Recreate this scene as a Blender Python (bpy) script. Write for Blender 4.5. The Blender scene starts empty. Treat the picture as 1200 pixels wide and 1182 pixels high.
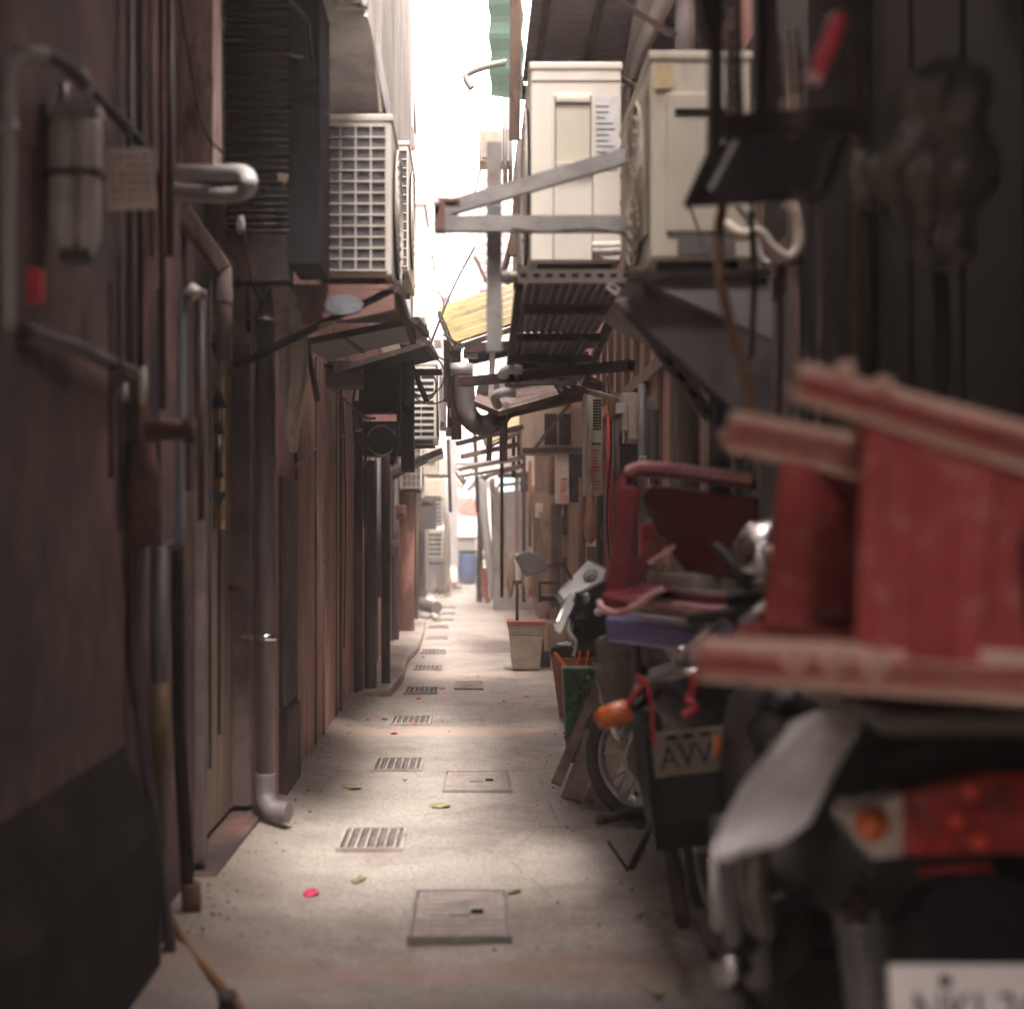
FSTOP, SKYC, SKYS, SUNE, EXPO, HAZE = 1.5, (9.8, 8.2, 7.9, 1), .13, 1.15, 3.2, .007
import bpy, bmesh, math, random
from mathutils import Vector, Matrix
R = math.radians
rnd = random.Random(7)
SC = bpy.context.scene
COL = SC.collection
F, VX, HY, H = 1600.0, 555.0, 620.0, 1.3      # focal length in px, vanishing point, camera height

def P(px, py, Y):
    return Vector(((px - VX) / F * Y, Y, H - (py - HY) / F * Y))
def G(px, py, z=0.0):
    Y = (H - z) * F / (py - HY)
    return Vector(((px - VX) / F * Y, Y, z))

# ------------------------------------------------------------------ materials
def mat(name, c1, c2=None, scale=6.0, rough=.7, metal=0.0, bump=.15, stain=None, sscale=1.5, samt=.5,
        streak=1.0, trans=0.0, emit=0.0, alpha=1.0, coat=0.0, bscale=None, spec=.5):
    m = bpy.data.materials.new(name); m.use_nodes = True
    nt = m.node_tree; N = nt.nodes; L = nt.links
    b = N['Principled BSDF']
    tc = N.new('ShaderNodeNewGeometry')
    mp = N.new('ShaderNodeMapping'); mp.inputs['Scale'].default_value = (1, 1, 1.0 / streak)
    L.new(tc.outputs['Position'], mp.inputs['Vector'])
    n = N.new('ShaderNodeTexNoise'); n.inputs['Scale'].default_value = scale
    n.inputs['Detail'].default_value = 8; n.inputs['Roughness'].default_value = .65
    L.new(mp.outputs[0], n.inputs['Vector'])
    cr = N.new('ShaderNodeValToRGB')
    c2 = c2 or tuple(x * .72 for x in c1)
    cr.color_ramp.elements[0].position = .35; cr.color_ramp.elements[0].color = (*c2, 1)
    cr.color_ramp.elements[1].position = .65; cr.color_ramp.elements[1].color = (*c1, 1)
    L.new(n.outputs['Fac'], cr.inputs[0])
    col = cr.outputs[0]
    if stain:
        n2 = N.new('ShaderNodeTexNoise'); n2.inputs['Scale'].default_value = sscale
        n2.inputs['Detail'].default_value = 10; n2.inputs['Roughness'].default_value = .7
        L.new(mp.outputs[0], n2.inputs['Vector'])
        r2 = N.new('ShaderNodeValToRGB')
        r2.color_ramp.elements[0].position = 1 - samt - .1; r2.color_ramp.elements[0].color = (0, 0, 0, 1)
        r2.color_ramp.elements[1].position = 1 - samt + .12; r2.color_ramp.elements[1].color = (1, 1, 1, 1)
        L.new(n2.outputs['Fac'], r2.inputs[0])
        mx = N.new('ShaderNodeMix'); mx.data_type = 'RGBA'
        L.new(r2.outputs[0], mx.inputs[0]); L.new(col, mx.inputs[6]); mx.inputs[7].default_value = (*stain, 1)
        col = mx.outputs[2]
    L.new(col, b.inputs['Base Color'])
    rr = N.new('ShaderNodeMapRange'); rr.inputs[3].default_value = max(0, rough - .12); rr.inputs[4].default_value = min(1, rough + .12)
    L.new(n.outputs['Fac'], rr.inputs[0]); L.new(rr.outputs[0], b.inputs['Roughness'])
    b.inputs['Metallic'].default_value = metal
    b.inputs['Coat Weight'].default_value = coat; b.inputs['Specular IOR Level'].default_value = spec
    if trans: b.inputs['Transmission Weight'].default_value = trans
    if alpha < 1: b.inputs['Alpha'].default_value = alpha
    if emit:
        L.new(col, b.inputs['Emission Color']); b.inputs['Emission Strength'].default_value = emit
    if bump:
        n3 = N.new('ShaderNodeTexNoise'); n3.inputs['Scale'].default_value = bscale or scale * 6
        n3.inputs['Detail'].default_value = 5
        L.new(mp.outputs[0], n3.inputs['Vector'])
        bp = N.new('ShaderNodeBump'); bp.inputs['Strength'].default_value = bump; bp.inputs['Distance'].default_value = .01
        L.new(n3.outputs['Fac'], bp.inputs['Height']); L.new(bp.outputs[0], b.inputs['Normal'])
    return m

MT = {}
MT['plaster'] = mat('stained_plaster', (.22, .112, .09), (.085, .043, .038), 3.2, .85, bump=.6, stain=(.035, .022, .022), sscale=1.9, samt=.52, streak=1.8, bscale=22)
MT['plaster_far'] = mat('pink_plaster', (.56, .29, .235), (.34, .17, .14), 4, .85, bump=.5, stain=(.16, .095, .078), sscale=2.6, samt=.44, streak=3.5)
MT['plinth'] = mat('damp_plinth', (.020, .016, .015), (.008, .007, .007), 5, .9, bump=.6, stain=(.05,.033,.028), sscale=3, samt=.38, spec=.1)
MT['concrete'] = mat('grey_concrete', (.38, .35, .32), (.25, .225, .205), 7, .85, bump=.4, stain=(.12, .10, .09), sscale=2, samt=.42, streak=2)
MT['soffit'] = mat('soffit_concrete', (.42, .40, .39), (.28, .27, .265), 5, .85, bump=.3, stain=(.13, .11, .11), sscale=2, samt=.42)
MT['pale_wall'] = mat('pale_tile_wall', (.80, .78, .75), (.66, .64, .62), 2, .7, bump=.1, stain=(.5, .47, .45), sscale=1.2, samt=.35, streak=4)
MT['beige'] = mat('aged_beige_casing', (.58, .52, .43), (.49, .43, .35), 4, .5, bump=.05, stain=(.30, .22, .15), sscale=5, samt=.38, streak=2.5)
MT['beige_lit'] = mat('skylit_casing', (.70, .65, .58), (.60, .55, .48), 4, .45, bump=.05, stain=(.50, .42, .34), sscale=4, samt=.33, streak=2.5)  # casing colour raised to stand in for sky light falling on it
MT['beige2'] = mat('yellowed_casing', (.58, .53, .44), (.47, .42, .34), 4, .5, bump=.05, stain=(.25, .18, .13), sscale=4, samt=.38, streak=2.5)
MT['white'] = mat('dusty_white', (.62, .58, .53), (.46, .42, .38), 9, .5, bump=.1, stain=(.28, .23, .2), sscale=5, samt=.35)
MT['coil'] = mat('condenser_fins', (.06, .06, .075), (.035, .035, .045), 40, .5, .3, bump=.2)
MT['glosswhite'] = mat('gloss_white', (.85, .84, .84), (.75, .74, .74), 9, .25, bump=0, coat=.6)
MT['dark'] = mat('dark_void', (.012, .009, .009), (.006, .005, .005), 9, .9, bump=.2, spec=.08)
MT['black'] = mat('black_plastic', (.009, .009, .011), (.005, .006, .007), 9, .45, spec=.3, bump=.05)
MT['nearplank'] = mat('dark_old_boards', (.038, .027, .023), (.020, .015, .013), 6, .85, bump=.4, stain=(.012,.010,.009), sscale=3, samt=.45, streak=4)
MT['rubber'] = mat('rubber', (.035, .030, .028), (.022, .019, .018), 20, .75, bump=.3)
MT['darkiron'] = mat('dark_iron', (.040, .028, .026), (.022, .016, .015), 12, .8, .0, spec=.25, bump=.3, stain=(.11, .05, .035), sscale=7, samt=.4)
MT['steel'] = mat('weathered_steel', (.34, .32, .31), (.22, .205, .20), 10, .5, .35, bump=.2, stain=(.20, .10, .06), sscale=8, samt=.37)
MT['galv'] = mat('galvanised', (.50, .49, .48), (.36, .35, .345), 14, .42, .5, bump=.1, stain=(.24, .17, .12), sscale=7, samt=.36)
MT['chrome'] = mat('chrome', (.75, .74, .73), (.6, .59, .58), 10, .18, 1.0, bump=0, stain=(.3, .24, .2), sscale=14, samt=.36)
MT['rust'] = mat('rusty_iron', (.17, .07, .045), (.075, .035, .028), 16, .85, .1, bump=.7)
MT['orange_rust'] = mat('orange_pipe', (.27, .125, .045), (.16, .075, .03), 10, .7, bump=.3)
MT['pvc'] = mat('grey_pvc', (.185, .155, .17), (.12, .10, .11), 5, .5, bump=.08, stain=(.16, .11, .10), sscale=3, samt=.42, streak=3)
MT['pvc_pale'] = mat('pale_pvc', (.46, .44, .43), (.34, .32, .31), 5, .5, bump=.08, stain=(.2, .16, .14), sscale=5, samt=.38, streak=3)
MT['pvc_dark'] = mat('dark_pipe', (.075, .062, .060), (.042, .036, .036), 6, .55, bump=.2, stain=(.10, .065, .05), sscale=4, samt=.4, streak=4)
MT['pvc_blue'] = mat('bluegrey_pipe', (.14, .14, .165), (.095, .095, .11), 6, .5, bump=.1, streak=4)
MT['cream_pipe'] = mat('cream_pipe', (.40, .35, .29), (.28, .24, .20), 6, .6, bump=.1, stain=(.16, .12, .09), sscale=4, samt=.4, streak=4)
MT['yellow'] = mat('yellow_sheet', (.33, .255, .085), (.22, .165, .055), 3, .5, bump=.1, stain=(.12, .08, .03), sscale=7, samt=.42)
MT['yellow_tape'] = mat('yellow_tape', (.17, .10, .025), (.10, .06, .02), 8, .6)
MT['wood'] = mat('grey_wood', (.27, .185, .135), (.15, .10, .075), 12, .85, bump=.6, streak=6, stain=(.09, .06, .045), sscale=8, samt=.4)
MT['woodpale'] = mat('pale_ply', (.34, .26, .19), (.25, .185, .14), 6, .85, bump=.3, stain=(.17, .12, .09), sscale=5, samt=.4, streak=3)
MT['red'] = mat('red_plastic', (.36, .045, .042), (.27, .026, .026), 8, .7, bump=.3, stain=(.46, .21, .18), sscale=22, samt=.38)
MT['redworn'] = mat('worn_red_edges', (.68, .47, .38), (.56, .33, .27), 8, .8, bump=.4, stain=(.40, .10, .085), sscale=16, samt=.36)
MT['darkred'] = mat('dark_red_plastic', (.20, .016, .026), (.11, .010, .016), 8, .33, bump=.05, stain=(.22, .07, .08), sscale=8, samt=.33)
MT['pinkred'] = mat('pink_red_plastic', (.66, .38, .38), (.50, .20, .21), 10, .45, bump=.05)
MT['brightred'] = mat('bright_red', (.62, .03, .05), (.46, .02, .04), 10, .5, bump=.1)
MT['purple'] = mat('blue_purple_plastic', (.22, .19, .50), (.16, .14, .40), 6, .45, bump=.08, stain=(.2, .18, .3), sscale=8, samt=.35)
MT['bluedrum'] = mat('blue_drum', (.055, .105, .24), (.04, .075, .17), 6, .45, bump=.05, stain=(.2, .2, .24), sscale=5, samt=.33)
MT['orange'] = mat('orange_lens', (.85, .20, .02), (.7, .13, .015), 20, .2, bump=.3, coat=.5)
MT['lensred'] = mat('red_lens', (.62, .012, .010), (.20, .005, .005), 22, .10, bump=.9, coat=.8, bscale=45)
MT['lensglint'] = mat('red_lens_glint', (.95, .07, .03), (.9, .04, .02), 22, .10, bump=.2, coat=.9)
MT['lensclear'] = mat('clear_lens', (.62, .52, .46), (.42, .33, .29), 40, .15, bump=.5, coat=.8)
MT['green'] = mat('green_plastic', (.02, .13, .05), (.015, .08, .03), 6, .5, bump=.05)
MT['leaf'] = mat('leaf', (.12, .24, .05), (.06, .13, .03), 30, .5, bump=.1)
MT['fallen'] = mat('fallen_leaf', (.36, .36, .16), (.24, .25, .11), 30, .6, bump=.1)
MT['petal'] = mat('petal', (.75, .05, .16), (.60, .04, .12), 30, .6, bump=0)
MT['bag'] = mat('thin_plastic', (.80, .68, .58), (.66, .54, .46), 9, .35, bump=.6, stain=(.25, .19, .16), sscale=5, samt=.36, bscale=25)
MT['whitebag'] = mat('white_film', (.92, .90, .89), (.84, .80, .78), 9, .3, bump=.5, stain=(.50, .38, .18), sscale=7, samt=.33, bscale=18)
MT['dimbag'] = mat('dim_grey_plastic', (.13, .11, .082), (.075, .065, .05), 8, .4, bump=.6, bscale=20)
MT['terracotta'] = mat('terracotta', (.36, .12, .08), (.24, .08, .05), 9, .8, bump=.2)
MT['planter'] = mat('planter_grey', (.42, .33, .27), (.28, .22, .18), 7, .8, bump=.3, stain=(.22, .15, .11), sscale=5, samt=.42)
MT['mirror'] = mat('mirror_back', (.27, .255, .27), (.20, .19, .20), 20, .35, .3, bump=.05)
MT['greencanopy'] = mat('green_canopy', (.30, .58, .48), (.24, .48, .40), 4, .6, bump=.1, trans=.25)
MT['mesh_green'] = mat('green_mesh', (.36, .47, .38), (.30, .40, .32), 30, .7, bump=.1)
MT['redcloth'] = mat('red_awning_cloth', (.65, .06, .03), (.5, .05, .03), 4, .7, bump=.1)
MT['tarp'] = mat('brown_tarp', (.20, .14, .125), (.13, .09, .08), 6, .8, bump=.4, stain=(.08, .05, .045), sscale=4, samt=.45)
MT['gloss_grey'] = mat('grey_paint', (.20, .185, .18), (.13, .12, .12), 8, .3, bump=.05, coat=.3)
MT['brownshield'] = mat('smoky_shield', (.13, .10, .085), (.075, .06, .052), 6, .25, bump=.05, coat=.3)
MT['plate'] = mat('plate_white', (.30, .25, .18), (.24, .20, .15), 9, .5, bump=.05, stain=(.25, .2, .16), sscale=12, samt=.33)
MT['plate_near'] = mat('plate_near_white', (.88, .83, .79), (.80, .75, .71), 9, .4, bump=.05)
MT['ink'] = mat('black_ink', (.02, .02, .025), (.015, .015, .018), 9, .6, bump=0)
MT['redink'] = mat('red_ink', (.60, .10, .08), (.5, .08, .06), 9, .6, bump=0)
MT['tagpaper'] = mat('aged_notice', (.78, .66, .58), (.66, .54, .47), 9, .7, bump=.1)
MT['tagink'] = mat('faded_ink', (.05, .03, .03), (.04, .025, .025), 9, .7, bump=0)
MT['sticker'] = mat('pale_sticker', (.60, .60, .60), (.50, .50, .51), 14, .4, bump=.05)
MT['oldsticker'] = mat('browned_sticker', (.52, .40, .22), (.40, .28, .14), 22, .6, bump=.3, stain=(.62, .56, .46), sscale=12, samt=.42)
MT['bulb'] = mat('warm_light_pane', (.30, .17, .08), (.13, .07, .035), 14, .35, 0)  # amber tone painted as warm light in a gap; gives off none
MT['glass'] = mat('window_glass', (.25, .33, .32), (.2, .28, .27), 3, .1, bump=0, coat=.4)
MT['signpaint'] = mat('rusty_red_sheet', (.19, .085, .065), (.12, .055, .045), 7, .6, bump=.2, stain=(.12, .07, .06), sscale=6, samt=.4)
MT['bluegrey'] = mat('flaked_bluegrey', (.17, .17, .19), (.11, .11, .12), 14, .6, bump=.2)
MT['shade_sheet'] = mat('grey_sheet_metal', (.155, .13, .13), (.10, .085, .085), 6, .65, .0, bump=.1, stain=(.10, .07, .06), sscale=4, samt=.4)
MT['lid'] = mat('cover_concrete', (.42, .36, .325), (.32, .27, .245), 12, .8, bump=.4, stain=(.18, .14, .125), sscale=9, samt=.42)
MT['roofdark'] = mat('dark_corrugated', (.13, .105, .115), (.085, .07, .075), 6, .6, bump=.1, stain=(.14, .10, .09), sscale=6, samt=.4)

# ------------------------------------------------------------------ mesh builder
class MB:
    def __init__(s): s.v = []; s.f = []; s.sm = []
    def add(s, vs, fs, smooth=False):
        o = len(s.v); s.v += [Vector(v) for v in vs]
        s.f += [tuple(i + o for i in f) for f in fs]; s.sm += [smooth] * len(fs); return s
    def box(s, a, b, M=None):
        x0, y0, z0 = a; x1, y1, z1 = b
        vs = [Vector(p) for p in ((x0,y0,z0),(x1,y0,z0),(x1,y1,z0),(x0,y1,z0),(x0,y0,z1),(x1,y0,z1),(x1,y1,z1),(x0,y1,z1))]
        if M: vs = [M @ v for v in vs]
        return s.add(vs, ((0,3,2,1),(4,5,6,7),(0,1,5,4),(1,2,6,5),(2,3,7,6),(3,0,4,7)))
    def cb(s, c, d, rot=(0,0,0)):
        from mathutils import Euler
        M = Matrix.Translation(c) @ Euler(rot).to_matrix().to_4x4()
        h = [x / 2 for x in d]
        return s.box((-h[0],-h[1],-h[2]), (h[0],h[1],h[2]), M)
    def bar(s, a, b, w, h=None, up=(0,0,1), w2=None):
        a = Vector(a); b = Vector(b); h = h or w; d = (b - a).normalized()
        up = Vector(up)
        if abs(d.dot(up)) > .98: up = Vector((0,1,0))
        x = d.cross(up).normalized(); u = x.cross(d)
        k = (w2 / w) if w2 else 1
        vs = [a + x*sx*w/2 + u*su*h/2 for sx, su in ((-1,-1),(1,-1),(1,1),(-1,1))] + \
             [b + x*sx*w/2*k + u*su*h/2*k for sx, su in ((-1,-1),(1,-1),(1,1),(-1,1))]
        return s.add(vs, ((3,2,1,0),(4,5,6,7),(0,1,5,4),(1,2,6,5),(2,3,7,6),(3,0,4,7)))
    def tube(s, pts, r, n=12, caps=True, smooth=True):
        pts = [Vector(p) for p in pts]; m = len(pts)
        rs = r if isinstance(r, (list, tuple)) else [r] * m
        vs = []; prev = None
        for i, p in enumerate(pts):
            d = (pts[min(i+1, m-1)] - pts[max(i-1, 0)]).normalized()
            if prev is None:
                prev = d.cross(Vector((0,0,1)) if abs(d.z) < .9 else Vector((0,1,0))).normalized()
            x = (prev - d * prev.dot(d)).normalized(); y = d.cross(x); prev = x
            for k in range(n):
                a = 2*math.pi*k/n
                vs.append(p + (x*math.cos(a) + y*math.sin(a)) * rs[i])
        fs = [(i*n+k, i*n+(k+1)%n, (i+1)*n+(k+1)%n, (i+1)*n+k) for i in range(m-1) for k in range(n)]
        s.add(vs, fs, smooth)
        if caps:
            o = len(s.v) - len(vs)
            s.f += [tuple(o+k for k in reversed(range(n))), tuple(o+(m-1)*n+k for k in range(n))]; s.sm += [False, False]
        return s
    def lathe(s, prof, c=(0,0,0), n=24, M=None, smooth=True):
        c = Vector(c); vs = []
        for r, z in prof:
            for k in range(n):
                a = 2*math.pi*k/n; v = Vector((r*math.cos(a), r*math.sin(a), z))
                vs.append((M @ v if M else v) + c)
        m = len(prof)
        fs = [(i*n+k, i*n+(k+1)%n, (i+1)*n+(k+1)%n, (i+1)*n+k) for i in range(m-1) for k in range(n)]
        return s.add(vs, fs, smooth)
    def prism(s, pts, ext):
        ext = Vector(ext); pts = [Vector(p) for p in pts]; n = len(pts)
        vs = pts + [p + ext for p in pts]
        return s.add(vs, [tuple(range(n)), tuple(reversed(range(n, 2*n)))] + [(i, i+n, (i+1)%n+n, (i+1)%n) for i in range(n)])
    def torus(s, c, R_, r, M=None, n=40, k=12, flat=1.0):
        c = Vector(c); vs = []
        for i in range(n):
            a = 2*math.pi*i/n
            for j in range(k):
                b = 2*math.pi*j/k
                v = Vector(((R_ + r*math.cos(b))*math.cos(a), r*math.sin(b)*flat, (R_ + r*math.cos(b))*math.sin(a)))
                vs.append((M @ v if M else v) + c)
        fs = [(i*k+j, i*k+(j+1)%k, ((i+1)%n)*k+(j+1)%k, ((i+1)%n)*k+j) for i in range(n) for j in range(k)]
        return s.add(vs, fs, True)
    def loft(s, rings, smooth=True, caps=True):
        n = len(rings[0]); vs = [p for r in rings for p in r]; m = len(rings)
        s.add(vs, [(i*n+k, i*n+(k+1)%n, (i+1)*n+(k+1)%n, (i+1)*n+k) for i in range(m-1) for k in range(n)], smooth)
        if caps:
            o = len(s.v) - len(vs)
            s.f += [tuple(o+k for k in reversed(range(n))), tuple(o+(m-1)*n+k for k in range(n))]; s.sm += [False, False]
        return s
    def corr(s, p00, p10, p01, n, amp, t=.004, nrm=None):
        # corrugated sheet: ridges run along p00->p01, waves along p00->p10
        p00, p10, p01 = Vector(p00), Vector(p10), Vector(p01)
        nv = (p10 - p00).cross(p01 - p00).normalized(); st = n * 6
        a = []; b = []
        for i in range(st + 1):
            u = i / st; off = nv * amp * math.sin(u * n * 2 * math.pi)
            a.append(p00.lerp(p10, u) + off); b.append(p00.lerp(p10, u) + (p01 - p00) + off)
        m = st + 1
        vs = a + b + [p + nv*t for p in a] + [p + nv*t for p in b]
        fs = []
        for i in range(st):
            fs += [(i, i+1, m+i+1, m+i), (2*m+i, 3*m+i, 3*m+i+1, 2*m+i+1), (i, 2*m+i, 2*m+i+1, i+1), (m+i, m+i+1, 3*m+i+1, 3*m+i)]
        fs += [(0, m, 3*m, 2*m), (st, 2*m+st, 3*m+st, m+st)]
        return s.add(vs, fs, False)

def mk(name, mb, m, bev=0.0, off=Vector((0,0,0))):
    me = bpy.data.meshes.new(name)
    me.from_pydata([tuple(v - off) for v in mb.v], [], mb.f)
    bm = bmesh.new(); bm.from_mesh(me); bmesh.ops.recalc_face_normals(bm, faces=bm.faces); bm.to_mesh(me); bm.free()
    me.polygons.foreach_set('use_smooth', mb.sm)
    me.materials.append(MT[m] if isinstance(m, str) else m)
    o = bpy.data.objects.new(name, me); COL.objects.link(o)
    if bev:
        md = o.modifiers.new('bevel', 'BEVEL'); md.width = bev; md.segments = 2; md.limit_method = 'ANGLE'; md.angle_limit = R(40)
    return o
def tag(o, label, cat, group=None, kind=None):
    o['label'] = label; o['category'] = cat
    if group: o['group'] = group
    if kind: o['kind'] = kind
    return o
def solo(name, mb, m, label, cat, group=None, bev=0.0, kind=None):
    xs = [v.x for v in mb.v]; ys = [v.y for v in mb.v]; zs = [v.z for v in mb.v]
    c = Vector(((min(xs)+max(xs))/2, (min(ys)+max(ys))/2, min(zs)))
    o = mk(name, mb, m, bev, c); o.location = c
    return tag(o, label, cat, group, kind)
class T:
    """a thing: an Empty that parents its parts; world=True takes part coordinates in world space"""
    def __init__(s, name, loc, label, cat, group=None, rz=0.0, world=True, rot=None):
        s.r = bpy.data.objects.new(name, None); s.r.empty_display_size = .1; COL.objects.link(s.r)
        s.loc = Vector(loc); s.r.location = s.loc; s.world = world
        if rot: s.r.rotation_euler = rot
        elif rz: s.r.rotation_euler = (0, 0, rz)
        tag(s.r, label, cat, group)
    def p(s, name, mb, m, parent=None, bev=0.0, label=None):
        o = mk(name, mb, m, bev, s.loc if s.world else Vector((0,0,0)))
        o.parent = parent or s.r
        if label: o['label'] = label
        return o
def struct(name, mb, m, label=None):
    o = mk(name, mb, m); o['kind'] = 'structure'
    if label: o['label'] = label
    return o
def copy_thing(root, loc, label, rz=None, scale=None, group=None):
    c = root.copy(); COL.objects.link(c); c.location = loc; c['label'] = label
    if rz is not None: c.rotation_euler = (0, 0, rz)
    if scale: c.scale = scale
    if group: c['group'] = group
    for ch in list(root.children):
        d = ch.copy(); COL.objects.link(d); d.parent = c
        for g in list(ch.children):
            e = g.copy(); COL.objects.link(e); e.parent = d
    return c
def bez(pts, n=8):
    pts = [Vector(p) for p in pts]; out = []
    for i in range(len(pts)-1):
        p0 = pts[max(i-1,0)]; p1 = pts[i]; p2 = pts[i+1]; p3 = pts[min(i+2,len(pts)-1)]
        for k in range(n):
            t = k/n
            out.append(.5*((2*p1)+(p2-p0)*t+(2*p0-5*p1+4*p2-p3)*t*t+(3*p1-p0-3*p2+p3)*t**3))
    return out + [pts[-1]]
def text_mb(s, size, depth=.002):
    cu = bpy.data.curves.new('t', 'FONT'); cu.body = s; cu.size = size; cu.extrude = depth; cu.align_x = 'CENTER'; cu.align_y = 'CENTER'
    o = bpy.data.objects.new('t', cu); COL.objects.link(o)
    bpy.context.view_layer.update()
    me = bpy.data.meshes.new_from_object(o.evaluated_get(bpy.context.evaluated_depsgraph_get()))
    mb = MB(); mb.add([v.co.copy() for v in me.vertices], [tuple(p.vertices) for p in me.polygons])
    bpy.data.objects.remove(o); bpy.data.curves.remove(cu); bpy.data.meshes.remove(me)
    return mb
def xf(mb, M):
    mb.v = [M @ v for v in mb.v]; return mb
def face_cam(mb, c, tilt=0.0, sx=1.0, sy=1.0):
    """text lies in XY plane -> stands facing -Y at c"""
    return xf(mb, Matrix.Translation(c) @ Matrix.Rotation(tilt, 4, 'Y') @ Matrix.Rotation(R(90), 4, 'X') @ Matrix.Diagonal((sx, sy, 1, 1)))
# ================================================================== SETTING
# grates: (centre px, centre py) -> positions in the floor, all the same real size
GR = [(437,985),(467,897),(482,845),(494,810),(502,783),(508,764),(512,748),(514,735)]
GW, GD = .275, .40
gpos = [G(*g) for g in GR]
gpos += [Vector((-.42, gpos[-1].y + 1.48*(i+1), 0)) for i in range(3)]
def fz(x, y):
    e = 0
    if x < -.60: e = min(1, (-.60 - x) / .3) ** 1.5 * .055
    return e + .006*math.sin(x*5.1+y*1.3) + .005*math.sin(y*2.3-x*3.7)
ys = set([-60, -20, -8, -3, 0, 1, 2]); y = 2.5
while y < 24: ys.add(round(y, 3)); y += .25
ys |= set([26, 29, 33, 38, 45, 60, 120, 260])
xs = set([-120, -30, -8, -3, -1.5]); x = -1.2
while x < 1.7: xs.add(round(x, 3)); x += .1
xs |= set([3, 8, 30, 120])
# floor sheet is cut round every grate: one fine row pair per grate
holes = [(p.x-GW/2+.012, p.x+GW/2-.012, p.y-GD/2+.012, p.y+GD/2-.012) for p in gpos]
for h in holes: ys |= {h[2], h[3]}
ys = sorted(ys)
ys = [v for i, v in enumerate(ys) if i == 0 or v - ys[i-1] > .004]
m = MB()
for j in range(len(ys)-1):
    y0, y1 = ys[j], ys[j+1]; ym = (y0+y1)/2
    row = set(xs); hs = [h for h in holes if h[2]-.002 <= ym <= h[3]+.002]
    for h in hs: row = {v for v in row if not (h[0]-.004 < v < h[1]+.004)} | {h[0], h[1]}
    row = sorted(row)
    for i in range(len(row)-1):
        x0, x1 = row[i], row[i+1]; xm = (x0+x1)/2
        if hs and hs[0][0] < xm < hs[0][1]: continue
        m.add([(x0,y0,fz(x0,y0)),(x1,y0,fz(x1,y0)),(x1,y1,fz(x1,y1)),(x0,y1,fz(x0,y1))], [(0,1,2,3)], True)
    for h in hs:
        m.add([(h[0],y0,0),(h[0],y1,0),(h[0],y1,-.25),(h[0],y0,-.25),(h[1],y0,0),(h[1],y1,0),(h[1],y1,-.25),(h[1],y0,-.25)],
              [(0,1,2,3),(4,5,6,7),(2,3,7,6)])
for h in holes:
    m.add([(h[0],h[2],0),(h[1],h[2],0),(h[1],h[2],-.25),(h[0],h[2],-.25),(h[0],h[3],0),(h[1],h[3],0),(h[1],h[3],-.25),(h[0],h[3],-.25)], [(0,1,2,3),(4,5,6,7)])

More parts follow.
